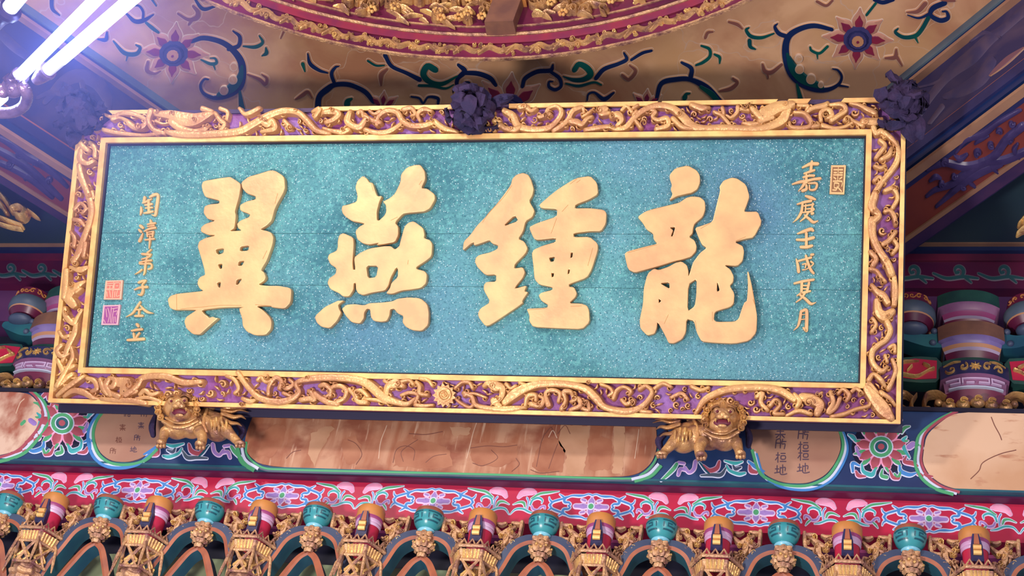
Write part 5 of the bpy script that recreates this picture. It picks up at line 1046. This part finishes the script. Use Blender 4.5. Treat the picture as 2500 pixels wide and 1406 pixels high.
# ================================================================== bracket row under the floral band
YP = 4.165
zp = float(hy(1180, 1262, YP)[2]); print('post top z', zp)
px_posts = [-110, 138, 390, 646, 907, 1180, 1468, 1755, 2068, 2378]
py_posts = [1212, 1222, 1232, 1241, 1251, 1262, 1275, 1287, 1300, 1312]
xs_posts = [float(hy(x, y, YP)[0]) for x, y in zip(px_posts, py_posts)]
px_bowls = [-15, 22, 265, 512, 776, 1047, 1328, 1615, 1914, 2222, 2540]
xs_b = [float(hy(x, y, YP)[0]) for x, y in zip([22, 265, 512, 776, 1047, 1328, 1615, 1914, 2222, 2545], [1230, 1238, 1247, 1257, 1268, 1279, 1292, 1304, 1316, 1330])]
print('posts', np.diff(xs_posts), 'bowls', np.diff(xs_b), [round(a - b, 3) for a, b in zip(xs_b, xs_posts)])

def make_post(x0, z0):
    ro = empty('hanging_post', (x0, YP, z0), '', 'post', 'hanging posts with gilt lanterns in the bracket row')
    c = (x0, YP, z0); r = .045
    b = MB(); b.lathe(c, [(0.01, .012), (r, .010), (r + .003, .004), (r + .003, -.026), (r, -.032)], orange_w, 28); b.build('cap', ro)
    b = MB(); b.lathe(c, [(r + .001, -.030), (r + .002, -.038), (r - .001, -.042)], magenta_b, 28); b.lathe(c, [(r - .001, -.042), (r + .0, -.050), (r - .003, -.054), (r - .001, -.060), (r - .005, -.066)], pinkwhite, 28); b.build('banded_ring', ro)
    b = MB(); b.lathe(c, [(r - .006, -.064), (r - .008, -.166), (.01, -.167)], red_lac, 28); b.build('shaft', ro)
    # strap with two gilt rolls at the front
    b = MB(); F = lambda x, y, h: np.array([x0 + x, YP - r - .004 - h, z0 + y])
    b.prism(F, [[(-.011, -.028), (.008, -.028), (.017, -.07), (.019, -.125), (-.019, -.125), (-.018, -.07)]], -.012, .008, navy)
    b.prism(F, [[(-.006, -.030), (.005, -.030), (.008, -.066), (-.009, -.066)]], .008, .011, orange_line); b.build('strap', ro, smooth=False)
    for zz in (-.078, -.097):
        b = MB(); b.tube([F(-.012, zz, .012), F(.012, zz, .012)], .0085, gold_rail, 12); b.build('gilt_roll', ro)
    # lantern
    lan = empty('lantern', (x0, YP, z0)); lan.parent = ro; lan.location = (0, 0, 0)
    zl = -.160; R = .074
    def hexp(rad, z, k, tw=0): a = math.radians(60 * k + tw); return np.array([x0 + rad * math.cos(a), YP - .012 + rad * math.sin(a), z0 + z])
    b = MB()
    for k in range(6):
        p, q = hexp(R + .008, zl, k), hexp(R + .008, zl, k + 1)
        b.tube([p, q], .006, gold_dark, 6)
        for s_ in (0, .33, .66):
            a_, b2, t_ = p + (q - p) * s_, p + (q - p) * (s_ + .33), p + (q - p) * (s_ + .165)
            b.tube([a_, t_ + [0, 0, .024], b2], .0042, gold_dark, 6)
    b.build('lantern_crown', lan)
    for k in range(6):
        b = MB(); p, q, p2, q2 = hexp(R + .004, zl - .010, k), hexp(R + .004, zl - .010, k + 1), hexp(R - .006, zl - .042, k), hexp(R - .006, zl - .042, k + 1)
        b.grid([[p, q], [p2, q2]], gold_dark)
        for s_ in (.18, .34, .5, .66, .82): b.tube([p + (q - p) * s_, p2 + (q2 - p2) * s_], .0045, gold_fig, 5)
        b.build('fluted_panel', lan)
        zt_, zb_ = zl - .046, zl - .122
        A, B, Cc, D = hexp(R - .004, zt_, k), hexp(R - .004, zt_, k + 1), hexp(R - .012, zb_, k + 1), hexp(R - .012, zb_, k)
        M_ = (A + B + Cc + D) / 4; b = MB()
        lp = lambda P, Q, t: P + (Q - P) * t
        for P, Q in ((A, B), (D, Cc), (lp(A, B, .12), lp(D, Cc, .88)), (lp(A, B, .88), lp(D, Cc, .12))): b.tube([P, Q], .0052, gold_dark, 6)
        pp = lambda u_, v_: lp(lp(A, B, u_), lp(D, Cc, u_), v_)
        for P, Q in ((pp(.12, 0), pp(.5, .42)), (pp(.88, 0), pp(.5, .42)), (pp(.5, .42), pp(.14, .72)), (pp(.14, .72), pp(.5, 1)), (pp(.5, 1), pp(.86, .72)), (pp(.86, .72), pp(.5, .42))): b.tube([P, Q], .0042, gold_fig, 6)
        b.build('lattice_panel', lan)
        b = MB(); a_ = hexp(R + .004, zl - .045, k); e_ = hexp(R + .018, zl - .135, k); b.tube([hexp(R - .004, zl - .03, k), a_, lp(a_, e_, .6), e_], [.004, .005, .0058, .0025], gold_dark, 7); b.build('pendant_rod', lan)
    b = MB()
    for zz, rr, hh in ((-.128, .046, .014), (-.150, .056, .013), (-.174, .050, .014), (-.198, .038, .012)):
        N = 40; prof = [(rr * .7, hh), (rr * .95, hh * .6), (rr, 0), (rr * .94, -hh * .6), (rr * .7, -hh)]
        rows = [[(x0 + q * (1 + .10 * math.cos(8 * 2 * math.pi * j / N)) * math.cos(2 * math.pi * j / N), YP - .012 + q * (1 + .10 * math.cos(8 * 2 * math.pi * j / N)) * math.sin(2 * math.pi * j / N), z0 + zl + zz + z) for j in range(N)] for q, z in prof]
        b.grid(rows, gold_dark, closed=True)
    b.build('lantern_base', lan)
    # openwork wings
    for sg in (-1, 1):
        F = lambda x, y, h: np.array([x0 + sg * x, YP + .012 - h, z0 + y])
        b = MB(); rr = random.Random(5 + sg)
        B_ = [[(.052,-.004,.010),(.07,-.008,.014),(.085,-.002,.010)], [(.112,.0,.010),(.13,-.004,.016),(.146,-.002,.012)], [(.152,.004,.014),(.150,-.035,.014),(.140,-.068,.016),(.115,-.088,.015),(.085,-.108,.016),(.055,-.125,.012)], [(.050,-.02,.010),(.075,-.040,.018),(.100,-.03,.022),(.125,-.015,.012)],
              [(.100,-.03,.020),(.098,-.06,.022),(.085,-.085,.012)], [(.055,-.07,.010),(.075,-.075,.012),(.095,-.062,.012)], [(.150,-.045,.012),(.125,-.05,.014),(.105,-.045,.012)], [(.055,-.1,.008),(.07,-.085,.01),(.08,-.07,.01)], [(.12,-.085,.01),(.115,-.065,.012),(.12,-.05,.01)]]
        for L in B_: b.strip(F, [(.045 + (x - .045) * .82, y * 1.12 - .012, w_ * 1.05) for x, y, w_ in L], -.008, .014, gold_dark, 'carve', sub=4, wref=.02, n=6)
        for q in range(20):
            t = rr.random(); x = .05 + .078 * rr.random(); y = -.02 - rr.random() * (.125 - (x - .05) * .5)
            L = spiral(x, y, rr.uniform(.006, .011), rr.uniform(0, 6), .9, .006, rr.choice((1, -1)), 7); b.strip(F, L, .002, .020, gold_fig if q % 2 else gold_dark, 'dome', sub=1, n=3, wref=.006)
        tag(b.build('carved_wing', ro), kind='stuff')
    return ro
def make_bowl(x0, z0):
    ro = empty('bowl_bracket', (x0, YP, z0), '', 'bracket', 'green bowl brackets in the bracket row')
    c = (x0, YP, z0); b = MB()
    b.lathe(c, [(.01, .006), (.047, .005), (.049, 0), (.0495, -.010)], orange_line, 28); b.build('bowl_lip', ro)
    prof = [(.0495, -.010), (.052, -.013), (.0515, -.026), (.045, -.046), (.034, -.062), (.028, -.066)]
    b = MB(); b.lathe(c, prof, bowl_teal, 32); b.build('bowl', ro)
    b = MB(); b.lathe(c, [(.028, -.066), (.031, -.070), (.029, -.076), (.024, -.080)], bowl_light, 24); b.build('bowl_foot', ro)
    def rad(z):
        for (r1, z1), (r2, z2) in zip(prof, prof[1:]):
            if z2 <= z <= z1: return r1 + (r2 - r1) * (z - z1) / (z2 - z1)
        return .03
    F = lambda x, y, h: np.array([x0 + (rad(y) + h) * math.sin(x), YP - (rad(y) + h) * math.cos(x), z0 + y])
    def key(L, mt, h=.0016): b.strip(F, [(x, y, .0045 / 1) for x, y in L], 0, h, mt, 'flat', sub=3, cap=False)
    def key2(L, mt, wz=.0048):
        for (xa, ya), (xb, yb) in zip(L, L[1:]):
            n_ = 5; pts = [(xa + (xb - xa) * i / n_, ya + (yb - ya) * i / n_) for i in range(n_ + 1)]
            if abs(xb - xa) > .01:
                b.grid([[F(x, y + wz / 2, .001) for x, y in pts], [F(x, y - wz / 2, .001) for x, y in pts]], mt)
            else:
                b.grid([[F(x - .045, y + wz / 2 * (1 if y == max(ya, yb) else -1), .001) for x, y in (pts[0], pts[-1])], [F(x + .045, y + wz / 2 * (1 if y == max(ya, yb) else -1), .001) for x, y in (pts[0], pts[-1])]], mt)
    b = MB()
    for sg in (1, -1):
        key2([(sg * .18, -.018), (sg * 1.15, -.018)], bowl_key); key2([(sg * 1.15, -.018), (sg * 1.15, -.036)], bowl_key); key2([(sg * 1.15, -.036), (sg * .55, -.036)], bowl_key); key2([(sg * .55, -.036), (sg * .55, -.027)], bowl_key); key2([(sg * .55, -.027), (sg * .85, -.027)], bowl_key)
        key2([(sg * .25, -.027), (sg * .25, -.048)], bowl_key); key2([(sg * .25, -.048), (sg * 1.1, -.048)], bowl_key)
    for sg in (1, -1): key2([(math.pi + sg * .3, -.02), (math.pi + sg * 1.2, -.02)], bowl_key)
    tag(b.build('key_fret', ro, smooth=False), kind='stuff')
    b = MB()
    for zz, rr, hh, nb, am in ((-.088, .033, .010, 8, .14), (-.106, .031, .010, 10, .10), (-.126, .036, .013, 12, .10), (-.146, .027, .010, 8, .08), (-.160, .017, .010, 8, .05)):
        N = 48; pr = [(rr * .75, hh), (rr, hh * .4), (rr, -hh * .4), (rr * .75, -hh)]
        b.grid([[(x0 + q * (1 + am * math.cos(nb * 2 * math.pi * j / N)) * math.cos(2 * math.pi * j / N), YP + q * (1 + am * math.cos(nb * 2 * math.pi * j / N)) * math.sin(2 * math.pi * j / N), z0 + zz + z) for j in range(N)] for q, z in pr], gold_dark, closed=True)
    for k in range(14):
        a = k * 2 * math.pi / 14; b.ball((x0 + .037 * math.cos(a), YP + .037 * math.sin(a), z0 - .118 - .010 * (k % 2)), .0048, gold_fig, 7, 5)
    b.build('gilt_bell', ro)
    # arms: outer arch and inner fork, teal sides with orange front edge
    for sg in (-1, 1):
        def arm(P, wd, nm, d0, d1, y_off=.0):
            pts = smooth([(x, y, w_) for (x, y), w_ in zip(P, wd)], 6); b = MB(); top, bot = [], []
            for i, (x, y, w_) in enumerate(pts):
                a = pts[max(0, i - 1)]; c2 = pts[min(len(pts) - 1, i + 1)]; tx, ty = c2[0] - a[0], c2[1] - a[1]; L = math.hypot(tx, ty); nx, ny = -ty / L, tx / L
                if ny < 0: nx, ny = -nx, -ny
                top.append((x + nx * w_, y + ny * w_)); bot.append((x - nx * w_, y - ny * w_))
            Wp = lambda p, d: (x0 + sg * p[0], YP + y_off + d, z0 + p[1]); md = [((p[0] + q[0] * 2.0) / 3.0, (p[1] + q[1] * 2.0) / 3.0) for p, q in zip(top, bot)]
            up_, lo_ = (arm_grey, orange_line) if nm == 'outer_arm' else (orange_line, orange_line)
            b.grid([[Wp(p, d0) for p in top], [Wp(p, d1) for p in top]], arm_grey); b.grid([[Wp(p, d0) for p in bot], [Wp(p, d1) for p in bot]], arm_teal); b.grid([[Wp(p, d1) for p in top], [Wp(p, d1) for p in bot]], arm_grey)
            b.grid([[Wp(p, d0) for p in top], [Wp(p, d0 - .004) for p in md]], up_); b.grid([[Wp(p, d0 - .004) for p in md], [Wp(p, d0) for p in bot]], lo_)
            b.build(nm, ro)
        arm([(.0, -.085), (.05, -.088), (.095, -.120), (.125, -.19), (.150, -.26), (.170, -.36)], [.016, .019, .019, .018, .016, .016], 'outer_arm', -.005, .06)
        arm([(.0, -.165), (.03, -.19), (.062, -.25), (.100, -.33), (.15, -.42)], [.010, .011, .012, .011, .010], 'inner_arm', .0, .06)
    return ro
ordn = ['first', 'second', 'third', 'fourth', 'fifth', 'sixth', 'seventh', 'eighth', 'ninth', 'tenth']
sp = (xs_posts[8] - xs_posts[1]) / 7; sb = (xs_b[8] - xs_b[1]) / 7
p0 = make_post(0, zp)
for i in range(0, 9):
    o = p0 if i == 0 else copy_tree(p0)
    o.location = (xs_posts[i + 1], YP, zp)
    o['label'] = ('red hanging post with gilt lantern, ' + ('leftmost in the row' if i == 0 else 'rightmost in the row' if i == 8 else ordn[i] + ' from the left in the row'))
b0 = make_bowl(0, zp + .004)
for i in range(10):
    o = b0 if i == 0 else copy_tree(b0)
    o.location = (xs_b[i], YP, zp + .004)
    o['label'] = 'green key-fret bowl on gilt bell, ' + ('leftmost in the row' if i == 0 else 'rightmost in the row' if i == 9 else ordn[i] + ' from the left in the row')
tag(tag_ := empty('trim_4', (-1.2, 4.5, 3.9), 'board behind the bracket row', kind='structure'))
hslab(-4.2, 1.9, 4.44, 4.5, 3.3, 4.25, black_blue, 'backing_board', tag_)
b = MB(); F = plane_frame((0, 4.40, 0), (0, -1, 0))
b.prism(F, [[(-200, 1372), (300, 1362), (900, 1395), (1500, 1420), (2700, 1475), (2700, 1700), (-200, 1600)]], 0, .03, olive); b.build('painted_board', tag_, smooth=False)
b = MB(); b.box((-1.2, 4.35, ZB0 - .01), (3.0, .02, .006), magenta_b); b.build('purple_fillet', tag_, smooth=False)

# ================================================================== bracket clusters beside the plaque
def dou(ro, c, w_, prof_mats, sy=.75):
    """block with a gently bowed front: rows of (half width, front depth, z) with a material per band"""
    for (rows, mt, nm) in prof_mats:
        b = MB(); R = []
        for hw, dp, z in rows:
            row = []
            for j in range(17):
                q = -1 + 2 * j / 16
                if j == 0 or j == 16: pass
                row.append((c[0] + hw * q, c[1] - dp * (1 - .38 * abs(q) ** 2.4), c[2] + z))
            row = [(c[0] - hw, c[1] + .12, c[2] + z)] + row + [(c[0] + hw, c[1] + .12, c[2] + z)]
            R.append(row)
        b.grid(R, mt); b.build(nm, ro)
def cluster(px, label, YC=4.43):
    Zs = lambda py, pxx=2372: float(hy(pxx, py, YC - .08)[2])
    x0 = 0.0
    ro = empty('bracket_cluster', (0, YC, Zs(850)), label, 'bracket', 'stacked painted bracket clusters beside the sign')
    z1, z2, z3, z4 = Zs(716), Zs(782), Zs(797), Zs(866)
    c = (0, YC, 0)
    dou(ro, c, .1, [([(.005,.05,z1+.004),(.108,.10,z1),(.110,.105,z1-.004),(.110,.105,Zs(746))], green_block, 'green_cap'),
                    ([(.110,.105,Zs(746)),(.104,.095,Zs(749)),(.100,.088,Zs(757)),(.096,.084,Zs(759))], dusk_pink, 'pink_band'), ([(.096,.084,Zs(759)),(.092,.078,Zs(767)),(.091,.078,Zs(770))], magenta_b, 'rose_band'), ([(.091,.080,Zs(770)),(.088,.070,Zs(773))], dusk_line, 'pale_line'),
                    ([(.088,.070,Zs(773)),(.082,.050,Zs(792))], maroon, 'red_foot')])
    dou(ro, c, .1, [([(.005,.05,z3+.002),(.116,.115,z3),(.116,.115,Zs(830))], brown_block, 'brown_block'),
                    ([(.116,.115,Zs(830)),(.106,.100,Zs(834)),(.103,.094,Zs(842))], dusk_lilac, 'lilac_band'), ([(.103,.094,Zs(842)),(.098,.088,Zs(850))], amber, 'tan_band'), ([(.098,.090,Zs(850)),(.094,.080,Zs(854))], dusk_line, 'pale_line'),
                    ([(.094,.080,Zs(854)),(.086,.06,Zs(872))], maroon, 'red_foot'), ([(.005,.04,Zs(868)),(.105,.08,Zs(872)),(.105,.08,Zs(899))], green_block, 'green_block'),
                    ([(.118,.125,Zs(897)),(.118,.125,Zs(929))], navy, 'navy_block'), ([(.118,.125,Zs(929)),(.108,.108,Zs(932)),(.102,.10,Zs(957))], dusk_pink, 'fret_band'), ([(.102,.10,Zs(957)),(.092,.07,Zs(984))], maroon, 'red_foot')])
    Fd = lambda dp: (lambda x, y, h: np.array([x, YC - dp * (1 - .38 * (abs(x) / .118) ** 2.4) - h, y]))
    b = MB(); z = (Zs(897) + Zs(929)) / 2; F = Fd(.125)
    for k in range(8): a = k * math.pi / 4; b.strip(F, [(.004 * math.cos(a), z + .004 * math.sin(a), .008), (.018 * math.cos(a), z + .016 * math.sin(a), .004)], 0, .010, gold_fig, 'dome', n=3)
    for sg in (1, -1):
        b.strip(F, spiral(sg * .042, z, .018, 1, .9, .008, sg, 10), 0, .010, gold_fig, 'dome', sub=1, n=3); b.strip(F, spiral(sg * .082, z - .004, .018, 3, .9, .008, -sg, 10), 0, .010, gold_fig, 'dome', sub=1, n=3); b.strip(F, [(sg * .05, z + .022, .004), (sg * .075, z + .024, .008), (sg * .105, z + .02, .004)], 0, .010, gold_fig, 'dome', n=3)
    build_each(b, 'gilt_scroll', ro)
    b = MB(); F = Fd(.110); zt_, zb_ = Zs(935), Zs(955)
    for L in ([(-.098, zt_), (-.055, zt_), (-.055, (zt_ + zb_) / 2), (-.085, (zt_ + zb_) / 2)], [(-.045, (zt_ + zb_) / 2), (-.045, zt_), (.045, zt_), (.045, (zt_ + zb_) / 2), (.012, (zt_ + zb_) / 2)], [(.098, zt_), (.055, zt_), (.055, (zt_ + zb_) / 2), (.085, (zt_ + zb_) / 2)], [(-.09, zb_), (.09, zb_)], [(-.03, (zt_ + zb_) / 2), (-.008, (zt_ + zb_) / 2)]):
        for p, q in zip(L, L[1:]): b.strip(F, [(*p, .0065), ((p[0] + q[0]) / 2, (p[1] + q[1]) / 2, .0065), (*q, .0065)], -.01, .003, white_p if L[0][1] == zb_ else lav_p, 'flat', sub=3)
    tag(b.build('key_fret', ro), kind='stuff')
    # petals below
    for k in range(5):
        b = MB(); x = (k - 2) * .047; zc = Zs(985); b.ball((x, YC - .10 + abs(k - 2) * .012, zc - .012), .026, gold_old, 12, 8, (1, .7, .85)); b.strip(lambda u_, v_, h, x=x, k=k: np.array([u_, YC - .118 + abs(k - 2) * .012 - h, v_]), spiral(x, zc - .01, .016, .5, .8, .008, 1, 9), 0, .010, gold_fig, 'dome', sub=1, n=3); b.build('lotus_petal', ro)
    # arms with bosses, gilt panels and scrolls at both sides
    for sg in (-1, 1):
        F = lambda x, y, h: np.array([sg * x, YC - .03 - h, y]); zc = Zs(812)
        b = MB(); b.prism(F, [chaikin([(.09, zc + .032), (.12, zc + .030), (.135, zc + .008), (.17, zc + .004), (.22, zc + .02), (.26, zc + .02), (.26, zc - .010), (.20, zc - .036), (.15, zc - .055), (.09, zc - .055)], 2)], -.05, .03, gray_green if False else arm_teal); b.build('arm', ro)
        for q in ((.135, zc - .034), (.128, zc + .020)): b = MB(); b.ball(F(q[0], q[1], .03), .013, arm_grey, 12, 8); b.build('boss', ro)
        zq = Zs(898); b = MB(); b.prism(F, [chaikin([(.105, zq + .055), (.2, zq + .062), (.33, zq + .035), (.345, zq), (.33, zq - .040), (.2, zq - .06), (.115, zq - .055)], 1)], -.02, .035, green_block); b.build('panel_frame', ro)
        b = MB(); b.prism(F, [[(.125, zq + .040), (.2, zq + .048), (.32, zq + .024), (.33, zq), (.32, zq - .028), (.2, zq - .046), (.13, zq - .040)]], .035, .038, red_lac); b.build('red_panel', ro, smooth=False)
        b = MB()
        for L in ([(.30, zq - .03, .006), (.25, zq - .028, .014), (.20, zq - .036, .012), (.16, zq - .01, .010), (.14, zq + .0, .014)], [(.31, zq + .005, .006), (.26, zq + .025, .014), (.19, zq + .034, .006)], [(.17, zq + .02, .012), (.155, zq + .01, .014)], [(.28, zq - .005, .012), (.30, zq + .0, .010)], [(.23, zq - .01, .008), (.215, zq + .01, .012)]):
            b.strip(F, L, .036, .056, gold_fig, 'dome', wref=.014)
        build_each(b, 'gilt_branch', ro)
        zs_ = Zs(968); b = MB()
        for L in ([(.10, zs_ + .015, .014), (.13, zs_ + .030, .020), (.165, zs_ + .022, .020), (.175, zs_ - .01, .016), (.17, zs_ - .045, .012)], [(.30, zs_ - .04, .014), (.28, zs_ + .0, .018), (.245, zs_ + .028, .018), (.215, zs_ + .01, .014)], [(.10, zs_ - .012, .012), (.125, zs_ - .02, .018), (.135, zs_ - .002, .012)],
                  [(.215, zs_ - .05, .018), (.22, zs_ - .01, .014), (.20, zs_ + .03, .008)], [(.24, zs_ - .045, .018), (.262, zs_ - .02, .012)], [(.31, zs_ - .02, .01), (.33, zs_ + .01, .012)]):
            b.strip(F, L, 0, .045, gold_old, 'dome', wref=.02)
        for q in ((.128, -.02), (.252, .02), (.165, -.05), (.29, -.04)): b.ball(F(q[0], zs_ + q[1], .035), .014, gold_old, 10, 7)
        build_each(b, 'gilt_scroll', ro)
        F = lambda x, y, h: np.array([sg * x, YC + .04 - h, y]); zz = Zs(745); b = MB()
        b.strip(F, [(.13, zz - .05, .02), (.15, zz - .005, .012), (.165, zz + .03, .008), (.18, zz - .005, .012), (.2, zz - .05, .02)], 0, .01, gold_line, 'flat'); b.prism(F, [[(.14, zz - .06), (.152, zz - .01), (.165, zz + .02), (.178, zz - .01), (.19, zz - .06)]], 0, .008, maroon); b.build('pointed_niche', ro)
    return ro
cl = cluster(2372, '')
xr = float(hy(2374, 850, 4.35)[0]); xl = float(hy(112, 850, 4.35)[0])
cl.location.x = xr; cl['label'] = 'painted bracket cluster right of the sign, with brown block and gilt scrolls'
cl2 = copy_tree(cl); cl2.location.x = xl; cl2['label'] = 'painted bracket cluster half hidden behind the left frame of the sign'
def drum(x, label):
    YC = 4.40; Zs = lambda py: float(hy(2225, py, YC - .06)[2]); c = (x, YC, 0)
    ro = empty('drum_bracket', (x, YC, Zs(760)), label, 'bracket', 'small round brackets between the clusters')
    z = [Zs(p) for p in (716, 738, 745, 760, 766, 776)]
    b = MB(); b.lathe(c, [(.01, z[0] + .002), (.070, z[0]), (.078, z[1])], maroon, 28); b.build('red_drum', ro)
    b = MB(); b.lathe(c, [(.078, z[1]), (.088, z[2]), (.088, z[3]), (.080, z[4])], gray_green, 28); b.build('green_torus', ro)
    b = MB(); b.lathe(c, [(.080, z[4]), (.078, z[4] - .006)], amber, 28); b.build('tan_line', ro)
    b = MB(); b.lathe(c, [(.078, z[4] - .006), (.06, z[5] - .01), (.01, z[5] - .014)], maroon, 28); b.build('red_foot', ro)
    F = lambda u_, y, h: np.array([x + (.074 + h) * math.sin(u_), YC - (.074 + h) * math.cos(u_), y])
    b = MB(); zc = (z[0] + z[1]) / 2
    for k in range(-3, 4):
        b.strip(lambda u_, y, h: F(u_ / .074, y, h), spiral(k * .026, zc, .013, k, .9, .006, 1 if k % 2 else -1, 9), 0, .005, orange_w, 'dome', sub=1, n=3)
    build_each(b, 'gilt_curl', ro)
    b = MB(); b.ball((x, YC - .03, Zs(792)), .05, arm_grey, 14, 9, (1.1, .8, .5)); b.build('cloud_boss', ro)
drum(float(hy(2226, 745, 4.36)[0]), 'small round red and green bracket beside the right frame of the sign')
drum(float(hy(2512, 745, 4.36)[0]), 'small round red and green bracket cut by the right picture edge')
drum(float(hy(64, 742, 4.36)[0]), 'small round red and green bracket left of the sign')

# ================================================================== gilt clouds in the corners
def cloud(strokes, Yc, label):
    F = plane_frame((0, Yc, 0), (0, -1, 0)); b = MB()
    for L in strokes: b.strip(F, L, -.015, .03, gold_fig, 'dome', wref=16)
    return tag(b.build('gilt_cloud'), label, 'carving')
cloud([[(-20,462,12),(6,480,16),(22,500,16),(30,515,12)], [(-20,486,10),(4,500,12),(16,520,12)], [(34,512,16),(50,508,16),(64,518,18),(56,532,18),(40,526,12)], [(-20,524,8),(10,536,10),(34,546,11),(54,552,9)], [(-20,538,6),(20,552,6),(52,558,5)], [(72,516,10),(86,526,9),(95,532,4)]], 4.05, 'gilt carved cloud scroll in the dark corner at the left edge')
cloud([[(2484,570,8),(2500,560,12),(2540,550,14)], [(2488,548,10),(2510,530,14),(2550,520,12)], [(2500,545,12),(2520,545,14)]], 4.1, 'gilt carved cloud tip in the green corner at the right edge')

# ================================================================== added scattering ball standing in for lens glare around the tubes
hc = hz(190, 90, zt)
hm = bpy.data.materials.new('glare_volume'); hm.use_nodes = True; nt = hm.node_tree; nt.nodes.remove(nt.nodes['Principled BSDF'])
vs_ = nt.nodes.new('ShaderNodeVolumeScatter'); vs_.inputs['Color'].default_value = (.22, .28, 1, 1)
tc = nt.nodes.new('ShaderNodeTexCoord'); ln = nt.nodes.new('ShaderNodeVectorMath'); ln.operation = 'LENGTH'; mr = nt.nodes.new('ShaderNodeMapRange')
mr.interpolation_type = 'SMOOTHSTEP'; mr.inputs[1].default_value = .05; mr.inputs[2].default_value = .66; mr.inputs[3].default_value = .5; mr.inputs[4].default_value = 0
nt.links.new(tc.outputs['Object'], ln.inputs[0]); nt.links.new(ln.outputs['Value'], mr.inputs[0]); nt.links.new(mr.outputs[0], vs_.inputs['Density']); nt.links.new(vs_.outputs[0], nt.nodes['Material Output'].inputs['Volume'])
b = MB(); b.ball(hc, .73, hm, 24, 14); b.f = [f_[::-1] for f_ in b.f]; hz_ = tag(b.build('lens_glare'), 'added blue volume standing in for lens glare at the tube lamp', 'lens_glare', kind='stuff')
